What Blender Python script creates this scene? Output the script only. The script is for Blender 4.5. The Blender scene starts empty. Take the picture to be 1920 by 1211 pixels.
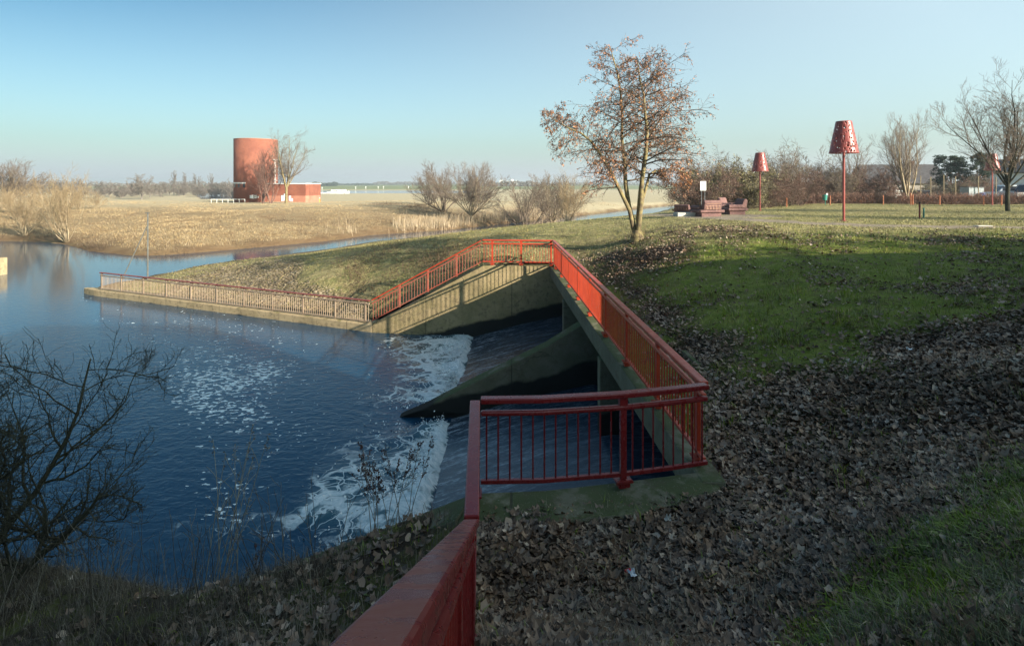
import bpy, math, random
import numpy as np
from mathutils import Vector

rng = np.random.default_rng(11)
random.seed(5)
SC = bpy.context.scene
COL = SC.collection
HZ, FPX, CAMZ, WATER = 343.0, 1050.0, 3.52, -3.2
PI = math.pi


def P(u, v, z):                       # world point at height z seen at photo pixel (u, v)
    d = (CAMZ - z) * FPX / (v - HZ)
    return np.array([(u - 960) * d / FPX, d, z])


def D(u, v, d):                       # world point at depth d
    return np.array([(u - 960) * d / FPX, d, CAMZ - (v - HZ) * d / FPX])


# ------------------------------------------------------------------ object helpers
def tag(o, label=None, cat=None, group=None, kind=None):
    if label: o['label'] = label
    if cat: o['category'] = cat
    if group: o['group'] = group
    if kind: o['kind'] = kind
    return o


def empty(name, loc=(0, 0, 0), rz=0.0, label=None, cat=None, group=None, scale=None):
    o = bpy.data.objects.new(name, None)
    COL.objects.link(o)
    o.location = loc
    o.rotation_euler = (0, 0, rz)
    o.empty_display_size = 0.2
    if scale is not None: o.scale = (scale, scale, scale) if np.isscalar(scale) else scale
    return tag(o, label, cat, group)


def np_mesh(name, V, faces, smooth=False):
    me = bpy.data.meshes.new(name)
    V = np.asarray(V, dtype=np.float32).reshape(-1, 3)
    faces = [np.asarray(f, dtype=np.int32) for f in faces if len(f)]
    me.vertices.add(len(V))
    me.vertices.foreach_set('co', V.ravel())
    nl = sum(f.size for f in faces)
    nf = sum(len(f) for f in faces)
    me.loops.add(nl)
    me.polygons.add(nf)
    me.loops.foreach_set('vertex_index', np.concatenate([f.ravel() for f in faces]))
    sizes = np.concatenate([np.full(len(f), f.shape[1]) for f in faces])
    starts = np.concatenate([[0], np.cumsum(sizes)[:-1]]).astype(np.int32)
    me.polygons.foreach_set('loop_start', starts)
    if smooth: me.polygons.foreach_set('use_smooth', np.ones(nf, dtype=bool))
    me.update(calc_edges=True)
    me.validate()
    return me


def link(name, me, mat=None, parent=None, loc=None, rz=0.0):
    o = bpy.data.objects.new(name, me)
    COL.objects.link(o)
    if mat is not None and not me.materials: me.materials.append(mat)
    if parent is not None: o.parent = parent
    if loc is not None: o.location = loc
    if rz: o.rotation_euler = (0, 0, rz)
    return o


class MB:
    """collects simple solids into one mesh"""
    def __init__(s): s.V, s.F, s.n = [], [], 0

    def add(s, V, F):
        V = np.asarray(V, float).reshape(-1, 3)
        s.V.append(V)
        for f in F: s.F.append([i + s.n for i in f])
        s.n += len(V)

    def box(s, c, size, rz=0.0, taper=1.0):
        x, y, z = [k / 2 for k in size]
        ca, sa = math.cos(rz), math.sin(rz)
        V = []
        for dz, t in ((-z, 1.0), (z, taper)):
            for dx, dy in ((-x, -y), (x, -y), (x, y), (-x, y)):
                dx, dy = dx * t, dy * t
                V.append((c[0] + dx * ca - dy * sa, c[1] + dx * sa + dy * ca, c[2] + dz))
        s.add(V, [(3, 2, 1, 0), (4, 5, 6, 7), (0, 1, 5, 4), (1, 2, 6, 5), (2, 3, 7, 6), (3, 0, 4, 7)])
        return s

    def prism(s, poly, z0, z1):       # poly: xy outline (counter-clockwise); z0,z1 scalars or lists
        n = len(poly)
        z0 = [z0] * n if np.isscalar(z0) else z0
        z1 = [z1] * n if np.isscalar(z1) else z1
        V = [(p[0], p[1], z) for p, z in zip(poly, z0)] + [(p[0], p[1], z) for p, z in zip(poly, z1)]
        F = [tuple(range(n - 1, -1, -1)), tuple(range(n, 2 * n))]
        F += [(i, (i + 1) % n, n + (i + 1) % n, n + i) for i in range(n)]
        s.add(V, F)
        return s

    def extrude_y(s, prof, y0, y1):   # profile in xz, extruded between y0 and y1 (scalars or per-point lists)
        n = len(prof)
        y0 = [y0] * n if np.isscalar(y0) else y0
        y1 = [y1] * n if np.isscalar(y1) else y1
        V = [(p[0], y, p[1]) for p, y in zip(prof, y0)] + [(p[0], y, p[1]) for p, y in zip(prof, y1)]
        F = [tuple(range(n)), tuple(range(2 * n - 1, n - 1, -1))]
        F += [((i + 1) % n, i, n + i, n + (i + 1) % n) for i in range(n)]
        s.add(V, F)
        return s

    def tube(s, pts, rad, k=8, cap=True):
        pts = [np.asarray(p, float) for p in pts]
        rad = [rad] * len(pts) if np.isscalar(rad) else rad
        V, F = [], []
        t0 = pts[-1] - pts[0]
        ref = np.array([0, 0, 1.0]) if abs(t0[2]) < 0.8 * np.linalg.norm(t0) else np.array([1.0, 0, 0])
        for i, p in enumerate(pts):
            t = pts[min(i + 1, len(pts) - 1)] - pts[max(i - 1, 0)]
            t = t / (np.linalg.norm(t) + 1e-9)
            a = np.cross(t, ref); a /= np.linalg.norm(a) + 1e-9
            b = np.cross(t, a)
            for j in range(k):
                w = 2 * PI * j / k
                V.append(p + rad[i] * (a * math.cos(w) + b * math.sin(w)))
        for i in range(len(pts) - 1):
            for j in range(k):
                F.append((i * k + j, i * k + (j + 1) % k, (i + 1) * k + (j + 1) % k, (i + 1) * k + j))
        if cap:
            F.append(tuple(range(k - 1, -1, -1)))
            F.append(tuple((len(pts) - 1) * k + j for j in range(k)))
        s.add(V, F)
        return s

    def sweep(s, pts, w, h, ends=True):
        """rectangular bar along a polyline, mitred in plan; pts are the TOP centre line"""
        pts = [np.asarray(p, float) for p in pts]
        n = len(pts)
        V = []
        for i in range(n):
            d1 = pts[i] - pts[i - 1] if i > 0 else pts[1] - pts[0]
            d2 = pts[i + 1] - pts[i] if i < n - 1 else pts[-1] - pts[-2]
            a = np.array([d1[0], d1[1]]); a /= np.linalg.norm(a) + 1e-9
            b = np.array([d2[0], d2[1]]); b /= np.linalg.norm(b) + 1e-9
            na, nb = np.array([-a[1], a[0]]), np.array([-b[1], b[0]])
            m = na + nb; m /= np.linalg.norm(m) + 1e-9
            m = m / max(0.4, float(np.dot(m, na)))
            for sx, dz in ((-1, 0), (1, 0), (1, -h), (-1, -h)):
                V.append((pts[i][0] + m[0] * sx * w / 2, pts[i][1] + m[1] * sx * w / 2, pts[i][2] + dz))
        F = []
        for i in range(n - 1):
            for j in range(4):
                F.append((i * 4 + j, (i + 1) * 4 + j, (i + 1) * 4 + (j + 1) % 4, i * 4 + (j + 1) % 4))
        F.append((0, 1, 2, 3)); F.append(tuple((n - 1) * 4 + j for j in (3, 2, 1, 0)))
        s.add(V, F)
        return s

    def lathe(s, prof, k=32, c=(0, 0, 0), cap=True):
        V, F = [], []
        for r, z in prof:
            for j in range(k):
                w = 2 * PI * j / k
                V.append((c[0] + r * math.cos(w), c[1] + r * math.sin(w), c[2] + z))
        for i in range(len(prof) - 1):
            for j in range(k):
                F.append((i * k + j, i * k + (j + 1) % k, (i + 1) * k + (j + 1) % k, (i + 1) * k + j))
        if cap:
            F.append(tuple(range(k - 1, -1, -1))); F.append(tuple((len(prof) - 1) * k + j for j in range(k)))
        s.add(V, F)
        return s

    def mesh(s, name):
        me = bpy.data.meshes.new(name)
        me.from_pydata(np.concatenate(s.V).tolist(), [], s.F)
        me.update()
        return me

    def build(s, name, mat, parent=None, bevel=0.0, smooth=False, loc=None, rz=0.0):
        o = link(name, s.mesh(name), mat, parent, loc, rz)
        if bevel:
            b = o.modifiers.new('bevel', 'BEVEL'); b.width = bevel; b.segments = 2; b.limit_method = 'ANGLE'
        if smooth:
            for p in o.data.polygons: p.use_smooth = True
        return o


# ------------------------------------------------------------------ materials
def new_mat(name):
    m = bpy.data.materials.new(name)
    m.use_nodes = True
    nt = m.node_tree
    for n in list(nt.nodes): nt.nodes.remove(n)
    out = nt.nodes.new('ShaderNodeOutputMaterial')
    b = nt.nodes.new('ShaderNodeBsdfPrincipled')
    nt.links.new(b.outputs[0], out.inputs[0])
    return m, nt, b


class N:
    """tiny node-graph helper"""
    def __init__(s, nt): s.nt = nt

    def node(s, t, **kw):
        n = s.nt.nodes.new(t)
        for k, v in kw.items(): setattr(n, k, v)
        return n

    def put(s, sock, v):
        if hasattr(v, 'is_output') or hasattr(v, 'links'): s.nt.links.new(v, sock)
        elif v is not None:
            try: sock.default_value = v
            except Exception: sock.default_value = (*v, 1.0) if len(v) == 3 else v

    def pos(s): return s.node('ShaderNodeNewGeometry').outputs['Position']
    def normal(s): return s.node('ShaderNodeNewGeometry').outputs['Normal']
    def obj(s): return s.node('ShaderNodeTexCoord').outputs['Object']
    def rand(s): return s.node('ShaderNodeNewGeometry').outputs['Random Per Island']

    def attr(s, name, out='Fac'): return s.node('ShaderNodeAttribute', attribute_name=name).outputs[out]

    def scale(s, vec, sc):
        n = s.node('ShaderNodeMapping'); s.put(n.inputs['Vector'], vec); n.inputs['Scale'].default_value = sc
        return n.outputs[0]

    def noise(s, vec, sc, detail=4, rough=0.55, dist=0.0, out=0):
        n = s.node('ShaderNodeTexNoise')
        s.put(n.inputs['Vector'], vec); n.inputs['Scale'].default_value = sc; n.inputs['Detail'].default_value = detail
        n.inputs['Roughness'].default_value = rough; n.inputs['Distortion'].default_value = dist
        return n.outputs[out]

    def voro(s, vec, sc, feature='F1', out=0):
        n = s.node('ShaderNodeTexVoronoi', feature=feature)
        s.put(n.inputs['Vector'], vec); n.inputs['Scale'].default_value = sc
        return n.outputs[out]

    def math(s, op, a, b=None, c=None, clamp=False):
        n = s.node('ShaderNodeMath', operation=op, use_clamp=clamp)
        s.put(n.inputs[0], a)
        if b is not None: s.put(n.inputs[1], b)
        if c is not None: s.put(n.inputs[2], c)
        return n.outputs[0]

    def ramp(s, v, a, b, lo=0.0, hi=1.0):   # smoothstep from a to b
        n = s.node('ShaderNodeMapRange', interpolation_type='SMOOTHSTEP')
        s.put(n.inputs['Value'], v); s.put(n.inputs['From Min'], a); s.put(n.inputs['From Max'], b)
        n.inputs['To Min'].default_value = lo; n.inputs['To Max'].default_value = hi
        return n.outputs[0]

    def mix(s, f, a, b):
        n = s.node('ShaderNodeMix', data_type='RGBA')
        s.put(n.inputs['Factor'], f); s.put(n.inputs['A'] if False else n.inputs[6], a); s.put(n.inputs[7], b)
        return n.outputs[2]

    def vadd(s, a, b):
        n = s.node('ShaderNodeVectorMath', operation='ADD'); s.put(n.inputs[0], a); s.put(n.inputs[1], b)
        return n.outputs[0]

    def xyz(s, v):
        n = s.node('ShaderNodeSeparateXYZ'); s.put(n.inputs[0], v); return n.outputs

    def bump(s, h, strength=0.3, dist=0.05):
        n = s.node('ShaderNodeBump'); s.put(n.inputs['Height'], h)
        n.inputs['Strength'].default_value = strength; n.inputs['Distance'].default_value = dist
        return n.outputs[0]


def mat_var(name, c1, c2, sc=3.0, rough=0.7, bump=0.0, spec=0.3, metal=0.0, c3=None, sc3=20.0, lo3=0.6, island=False, obj=True):
    """two-tone mottled surface; c3 is a third colour in small specks"""
    m, nt, b = new_mat(name)
    g = N(nt)
    v = g.obj() if obj else g.pos()
    n1 = g.noise(v, sc, 5)
    f = g.ramp(n1, 0.35, 0.65)
    if island: f = g.math('ADD', g.math('MULTIPLY', f, 0.3), g.math('MULTIPLY', g.rand(), 0.7))
    c = g.mix(f, (*c1, 1), (*c2, 1))
    if c3 is not None:
        c = g.mix(g.ramp(g.noise(v, sc3, 3), lo3, lo3 + 0.1), c, (*c3, 1))
    g.put(b.inputs['Base Color'], c)
    b.inputs['Roughness'].default_value = rough
    b.inputs['Specular IOR Level'].default_value = spec
    b.inputs['Metallic'].default_value = metal
    if bump: g.put(b.inputs['Normal'], g.bump(g.noise(v, sc * 6, 4), bump, 0.03))
    return m


def leaf_mat(name, cols, rough=0.7, trans=0.0, spec=0.2):
    m, nt, b = new_mat(name)
    g = N(nt)
    r = g.node('ShaderNodeValToRGB')
    g.put(r.inputs[0], g.rand())
    cr = r.color_ramp
    cr.interpolation = 'LINEAR'
    while len(cr.elements) < len(cols): cr.elements.new(0.5)
    for i, c in enumerate(cols):
        cr.elements[i].position = i / (len(cols) - 1)
        cr.elements[i].color = (*c, 1)
    vr = g.ramp(g.noise(g.pos(), .8, 4, .6), .3, .7, .62, 1.32)
    hs = g.node('ShaderNodeHueSaturation'); g.put(hs.inputs['Color'], r.outputs[0]); g.put(hs.inputs['Value'], vr)
    g.put(hs.inputs['Saturation'], g.ramp(g.noise(g.pos(), 2.3, 3), .3, .7, 1.15, .8))
    g.put(b.inputs['Base Color'], hs.outputs[0])
    b.inputs['Roughness'].default_value = rough
    b.inputs['Specular IOR Level'].default_value = spec
    return m


def paint_mat(name, c1, c2, chip=(0.25, 0.2, 0.17), rough=0.38, chips=0.72, streak=.25):
    m, nt, b = new_mat(name)
    g = N(nt)
    v = g.pos()
    c = g.mix(g.ramp(g.noise(v, 2.5, 4), 0.35, 0.7), (*c1, 1), (*c2, 1))
    c = g.mix(g.ramp(g.noise(v, 26, 5, .7), chips - .06, chips - .03), c, (*chip, 1))
    c = g.mix(g.ramp(g.noise(g.scale(v, (1, 1, .3)), 7, 5, .7), 0.60, .74, 0, streak), c, (c2[0] * .55, c2[1] * .9, c2[2] * .9, 1))
    g.put(b.inputs['Base Color'], c)
    g.put(b.inputs['Roughness'], g.ramp(g.noise(v, 9, 4), 0.3, 0.7, rough - 0.06, rough + 0.10))
    b.inputs['Specular IOR Level'].default_value = 0.4
    g.put(b.inputs['Normal'], g.bump(g.noise(v, 60, 2), 0.05, 0.01))
    return m


M = {}
M['red'] = paint_mat('red_paint', (0.45, 0.052, 0.020), (0.36, 0.040, 0.018), rough=.34)
M['red_shaded'] = paint_mat('shaded_red_paint', (0.19, 0.016, 0.017), (0.165, 0.014, 0.015), rough=.27, chips=.76, streak=.0)  # the red railing paint again, its colour darkened for the rails in shade
M['red_fade'] = paint_mat('faded_red_paint', (0.36, 0.075, 0.045), (0.30, 0.11, 0.075), chips=0.66)
M['rail_tan'] = paint_mat('weathered_rail_paint', (0.36, 0.27, 0.19), (0.30, 0.21, 0.145), chips=0.66)
M['rail_top_old'] = paint_mat('old_dark_red_paint', (0.22, 0.05, 0.04), (0.26, 0.08, 0.06), chips=0.68)
M['lamp_red'] = paint_mat('lamp_red_paint', (0.30, 0.070, 0.060), (0.25, 0.055, 0.048), rough=0.34)
M['white'] = mat_var('white_paint', (0.78, 0.78, 0.76), (0.7, 0.7, 0.68), 2, 0.5)
M['brick'] = mat_var('red_brick_wall', (0.27, 0.098, 0.062), (0.21, 0.072, 0.048), 0.5, 0.85, 0.1, c3=(0.165, 0.058, 0.042), sc3=2.5, lo3=0.6)
M['brick_pale'] = mat_var('washed_brick_wall', (0.42, 0.2, 0.14), (0.36, 0.15, 0.1), 0.5, 0.85)
M['dark_glass'] = mat_var('dark_window_glass', (0.02, 0.025, 0.035), (0.03, 0.035, 0.045), 1, 0.12, spec=0.6)
M['steel'] = mat_var('galvanised_steel', (0.22, 0.24, 0.26), (0.17, 0.185, 0.2), 4, 0.45, metal=0.5)
M['grey_pole'] = mat_var('weathered_grey_pole', (0.13, 0.13, 0.12), (0.09, 0.09, 0.085), 3, 0.6)
M['stone_chair'] = mat_var('red_brown_stone', (0.19, 0.10, 0.09), (0.13, 0.07, 0.068), 3, 0.8, 0.3, c3=(0.27, 0.17, 0.14), sc3=9, lo3=0.6)
M['slab'] = mat_var('pale_stone_slab', (0.5, 0.47, 0.42), (0.42, 0.4, 0.36), 4, 0.8)
M['bark'] = mat_var('grey_brown_bark', (0.13, 0.10, 0.075), (0.085, 0.065, 0.05), 6, 0.9, 0.3)
M['bark_moss'] = mat_var('mossy_bark', (0.26, 0.21, 0.095), (0.14, 0.105, 0.065), 5, 0.9, 0.3)
M['bark_dark'] = mat_var('dark_bark', (0.035, 0.032, 0.022), (0.05, 0.048, 0.028), 5, 0.9, 0.2)
M['twig_willow'] = mat_var('willow_twigs', (0.34, 0.25, 0.14), (0.26, 0.19, 0.115), 2, 0.85)
M['twig_grey'] = mat_var('grey_twigs', (0.20, 0.155, 0.12), (0.15, 0.115, 0.09), 2, 0.85)
M['twig_red'] = mat_var('reddish_twigs', (0.19, 0.11, 0.085), (0.14, 0.08, 0.065), 2, 0.85)
M['twig_pale'] = mat_var('pale_branches', (0.36, 0.29, 0.19), (0.26, 0.2, 0.13), 2, 0.85)
M['far_wood'] = mat_var('far_twigs', (0.20, 0.17, 0.15), (0.15, 0.13, 0.115), 0.3, 0.9)
M['far_dark'] = mat_var('far_foliage', (0.07, 0.09, 0.075), (0.05, 0.065, 0.055), 0.3, 0.9)
M['alder_leaf'] = leaf_mat('rust_leaves', [(0.46, 0.20, 0.09), (0.32, 0.14, 0.08), (0.50, 0.26, 0.13), (0.24, 0.11, 0.075), (0.46, 0.22, 0.11)])
M['shrub_leaf'] = leaf_mat('olive_brown_leaves', [(0.16, 0.145, 0.055), (0.23, 0.205, 0.085), (0.11, 0.10, 0.05), (0.27, 0.24, 0.13), (0.17, 0.13, 0.06)])
M['shrub_red'] = leaf_mat('red_brown_leaves', [(0.19, 0.12, 0.085), (0.25, 0.17, 0.115), (0.13, 0.085, 0.065), (0.28, 0.20, 0.14)])
M['hedge_leaf'] = leaf_mat('dry_beech_leaves', [(0.24, 0.10, 0.055), (0.16, 0.07, 0.04), (0.32, 0.17, 0.10), (0.20, 0.085, 0.05)])
M['needle'] = leaf_mat('dark_green_needles', [(0.018, 0.035, 0.022), (0.03, 0.055, 0.032), (0.045, 0.07, 0.04)])
M['litter'] = leaf_mat('dead_leaves', [(0.095, 0.056, 0.037), (0.29, 0.195, 0.135), (0.06, 0.038, 0.028), (0.42, 0.30, 0.22), (0.145, 0.085, 0.053), (0.24, 0.16, 0.11), (0.115, 0.072, 0.05), (0.52, 0.40, 0.30)], 0.6)
M['grass'] = leaf_mat('green_grass', [(0.15, 0.215, 0.022), (0.22, 0.28, 0.035), (0.10, 0.15, 0.02), (0.34, 0.335, 0.10), (0.175, 0.24, 0.026), (0.36, 0.30, 0.15), (0.20, 0.155, 0.075), (0.14, 0.20, 0.022)])
M['grass_meadow'] = leaf_mat('meadow_grass', [(0.20, 0.20, 0.07), (0.30, 0.265, 0.11), (0.15, 0.165, 0.055), (0.38, 0.32, 0.16)])  # half dry meadow grass, yellower than the slope grass
M['straw'] = leaf_mat('dry_grass', [(0.34, 0.245, 0.13), (0.42, 0.32, 0.18), (0.26, 0.17, 0.085), (0.47, 0.37, 0.22), (0.21, 0.14, 0.075)])
M['stalk'] = leaf_mat('dead_stalks', [(0.20, 0.165, 0.12), (0.10, 0.075, 0.055), (0.28, 0.24, 0.18), (0.06, 0.045, 0.035), (0.16, 0.13, 0.09)])
M['dock'] = leaf_mat('dark_red_seeds', [(0.055, 0.02, 0.016), (0.085, 0.03, 0.022), (0.035, 0.015, 0.012)])
M['teal'] = mat_var('teal_paint', (0.03, 0.2, 0.17), (0.04, 0.24, 0.2), 5, 0.5)
M['blue'] = mat_var('blue_plastic', (0.06, 0.13, 0.42), (0.08, 0.16, 0.46), 4, 0.5)
M['orange_wood'] = mat_var('orange_stained_wood', (0.45, 0.17, 0.08), (0.35, 0.12, 0.06), 5, 0.7)
M['dark_red_wood'] = mat_var('dark_red_wood', (0.16, 0.035, 0.03), (0.12, 0.028, 0.025), 5, 0.6)
M['roof_dark'] = mat_var('dark_roof_tiles', (0.075, 0.07, 0.075), (0.055, 0.05, 0.055), 2, 0.8)
M['render_white'] = mat_var('white_render', (0.6, 0.66, 0.72), (0.55, 0.6, 0.66), 1, 0.85)
M['render_grey'] = mat_var('grey_render', (0.33, 0.29, 0.26), (0.27, 0.24, 0.215), 1, 0.85)
M['timber'] = mat_var('dark_timber', (0.05, 0.035, 0.03), (0.07, 0.05, 0.04), 3, 0.8)
M['van_white'] = mat_var('white_car_paint', (0.62, 0.66, 0.7), (0.58, 0.62, 0.66), 1, 0.3, spec=0.5)
M['van_grey'] = mat_var('grey_car_paint', (0.3, 0.29, 0.29), (0.27, 0.26, 0.26), 1, 0.35, spec=0.5)
M['rubber'] = mat_var('black_rubber', (0.02, 0.02, 0.02), (0.03, 0.03, 0.03), 5, 0.8)
M['yellow'] = mat_var('yellow_paint', (0.65, 0.5, 0.06), (0.55, 0.42, 0.05), 4, 0.6)
M['paper_white'] = mat_var('white_paper', (0.75, 0.76, 0.78), (0.65, 0.66, 0.68), 8, 0.7)
M['paper_red'] = mat_var('red_paper', (0.5, 0.03, 0.04), (0.42, 0.02, 0.03), 8, 0.6)
M['cyan_panel'] = mat_var('blue_cladding', (0.25, 0.42, 0.55), (0.22, 0.38, 0.5), 0.2, 0.6)
M['pale_stem'] = mat_var('pale_dry_stem', (0.34, 0.30, 0.23), (0.24, 0.205, 0.15), 5, 0.8)
M['bramble'] = mat_var('brown_bramble', (0.14, 0.095, 0.06), (0.09, 0.06, 0.04), 3, 0.9)
M['ink'] = mat_var('grey_print', (0.3, 0.31, 0.33), (0.25, 0.26, 0.28), 5, 0.7)


def concrete_mat(name, c1, c2, moss=0.5, mossc=(0.05, 0.075, 0.025), wet=True):
    m, nt, b = new_mat(name)
    g = N(nt)
    p = g.pos()
    n1 = g.noise(p, 1.3, 6, 0.6)
    c = g.mix(g.ramp(n1, 0.3, 0.7), (*c1, 1), (*c2, 1))
    # vertical run stains
    st = g.noise(g.scale(p, (1.6, 1.6, 0.35)), 1.3, 6, .65)
    c = g.mix(g.ramp(st, 0.5, 0.8, 0, 0.4), c, (0.12, 0.10, 0.065, 1))
    x, y, z = g.xyz(p)
    nz = g.xyz(g.normal())[2]
    up = g.ramp(nz, 0.3, 0.8)
    ms = g.ramp(g.noise(p, 2.2, 6, 0.65), 0.62 - 0.4 * moss, 0.75 - 0.4 * moss)
    mm = g.math('MULTIPLY', ms, g.math('MULTIPLY_ADD', up, 0.75, 0.25))
    c = g.mix(mm, c, (*mossc, 1))
    c = g.mix(g.ramp(g.noise(p, 45, 3), 0.64, 0.70, 0, 0.7), c, (0.28, 0.27, 0.24, 1))
    c = g.mix(g.ramp(g.noise(p, 5, 6, .7), 0.5, 0.66, 0, 0.55), c, (0.085, 0.07, 0.045, 1))
    jx = g.math('PINGPONG', g.math('ADD', x, g.math('MULTIPLY', g.noise(p, 3, 2), .02)), 1.9)
    joint = g.ramp(jx, .022, .008)
    cw = g.node('ShaderNodeVectorMath', operation='MULTIPLY_ADD'); g.put(cw.inputs[0], g.noise(p, 1.5, 3, .6, out=1)); cw.inputs[1].default_value = (.8, .8, .8); g.put(cw.inputs[2], p)
    crack = g.math('MULTIPLY', g.ramp(g.voro(cw.outputs[0], .55, 'DISTANCE_TO_EDGE'), .012, .003), g.ramp(g.noise(p, .6, 2), .5, .6))
    lines = g.math('MAXIMUM', joint, g.math('MULTIPLY', crack, .8))
    c = g.mix(g.math('MULTIPLY', lines, .75), c, (0.05, 0.045, 0.03, 1))
    # pale lime runs and small dark spalls
    c = g.mix(g.ramp(g.noise(g.scale(p, (5, 5, .5)), 1.1, 5, .7), .66, .76, 0, .45), c, (0.42, 0.38, 0.30, 1))
    c = g.mix(g.ramp(g.noise(p, 9, 5, .7), .64, .70, 0, .6), c, (0.10, 0.085, 0.055, 1))
    rough = 0.9
    if wet:
        # damp band: above the water line and above the running spillway
        ch = g.math('MULTIPLY_ADD', g.math('ADD', x, 1.87), 0.26, WATER + 0.42)
        ch = g.math('MAXIMUM', ch, WATER - 0.12)
        hgt = g.math('SUBTRACT', z, ch)
        hgt = g.math('ADD', hgt, g.math('MULTIPLY_ADD', g.noise(p, 0.9, 4), 0.5, -0.25))
        wetf = g.ramp(hgt, 0.16, 0.02)
        c = g.mix(wetf, c, (0.018, 0.018, 0.016, 1))
    g.put(b.inputs['Base Color'], c)
    b.inputs['Roughness'].default_value = rough
    b.inputs['Specular IOR Level'].default_value = 0.2
    brd = g.math('PINGPONG', z, .14)
    h = g.math('ADD', g.noise(p, 30, 5), g.math('MULTIPLY', n1, 2))
    h = g.math('ADD', h, g.math('MULTIPLY', g.ramp(brd, .0, .012), .55))
    h = g.math('SUBTRACT', h, g.math('MULTIPLY', lines, 1.5))
    g.put(b.inputs['Normal'], g.bump(h, 0.35, 0.02))
    return m


M['conc'] = concrete_mat('weathered_concrete', (0.47, 0.36, 0.215), (0.36, 0.275, 0.16), 0.22, (0.14, 0.125, 0.04))
M['conc_wing'] = concrete_mat('stained_wing_concrete', (0.34, 0.26, 0.145), (0.25, 0.195, 0.105), 0.42, (0.13, 0.12, 0.04))
M['conc_moss'] = concrete_mat('mossy_concrete', (0.20, 0.185, 0.13), (0.14, 0.13, 0.09), 0.62, (0.075, 0.088, 0.038))
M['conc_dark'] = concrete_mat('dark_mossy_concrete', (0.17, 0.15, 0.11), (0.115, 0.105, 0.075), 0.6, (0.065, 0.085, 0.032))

# ------------------------------------------------------------------ terrain shape
def poly_in(pts, X, Y):
    inside = np.zeros(X.shape, bool)
    n = len(pts)
    for i in range(n):
        x1, y1 = pts[i][:2]; x2, y2 = pts[(i + 1) % n][:2]
        if y1 == y2: continue
        c = ((y1 > Y) != (y2 > Y)) & (X < (x2 - x1) * (Y - y1) / (y2 - y1) + x1)
        inside ^= c
    return inside


def seg_dist(pts, X, Y, closed=True):
    d = np.full(X.shape, 1e9)
    n = len(pts)
    for i in range(n if closed else n - 1):
        a = np.array(pts[i][:2], float); b = np.array(pts[(i + 1) % n][:2], float)
        ab = b - a
        t = np.clip(((X - a[0]) * ab[0] + (Y - a[1]) * ab[1]) / (ab @ ab + 1e-12), 0, 1)
        d = np.minimum(d, np.hypot(X - a[0] - t * ab[0], Y - a[1] - t * ab[1]))
    return d


def vnoise(X, Y, s, seed=0):
    """cheap smooth value noise"""
    x, y = X / s + 37.1 * seed, Y / s + 11.7 * seed
    xi, yi = np.floor(x), np.floor(y)
    fx, fy = x - xi, y - yi
    fx, fy = fx * fx * (3 - 2 * fx), fy * fy * (3 - 2 * fy)
    def h(a, b):
        v = np.sin(a * 127.1 + b * 311.7 + seed * 17.3) * 43758.5453
        return v - np.floor(v)
    return (h(xi, yi) * (1 - fx) + h(xi + 1, yi) * fx) * (1 - fy) + (h(xi, yi + 1) * (1 - fx) + h(xi + 1, yi + 1) * fx) * fy


def Wp(u, v): return tuple(P(u, v, WATER)[:2])


NORTH_SHORE = [(-400, 75), (-120, 66), Wp(0, 452), Wp(40, 453), Wp(80, 454), Wp(116, 458), Wp(140, 463), Wp(165, 471), Wp(215, 476),
               Wp(248, 480), Wp(300, 479), Wp(370, 474), Wp(440, 468), Wp(540, 459), Wp(600, 453.5), Wp(640, 449), Wp(690, 441.5), (-9, 80), (-1, 92), (6, 102),
               (14, 115), (31, 143), (48, 168), (80, 203), (200, 300)]
SOUTH_SHORE = [(205, 292), (92, 190), (56, 155), (37, 130), (20, 105), (9, 92), (1, 81), (-8, 70), Wp(705, 453), Wp(633, 466), Wp(527, 480), Wp(440, 491),
               Wp(367, 503), Wp(307, 517), (-26.8, 36.2), (-24.5, 31.5), (-6, 22.5), (-3.4, 20), (-3.2, 12), (-3.6, 8.6), (-5, 9.0), (-7, 9.6),
               (-12, 10.5), (-25, 12), (-60, 12), (-400, 10)]
RIVER = NORTH_SHORE + SOUTH_SHORE
NORTH = NORTH_SHORE + [(3000, 300), (3000, 6000), (-3000, 6000), (-3000, 75)]
RHINE = [(-126, 228), (-108, 224), (-118, 345), (-52, 352), (-12, 372), (-20, 430), (-70, 505), (-232, 505), (-196, 350), (-150, 270)]

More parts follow.
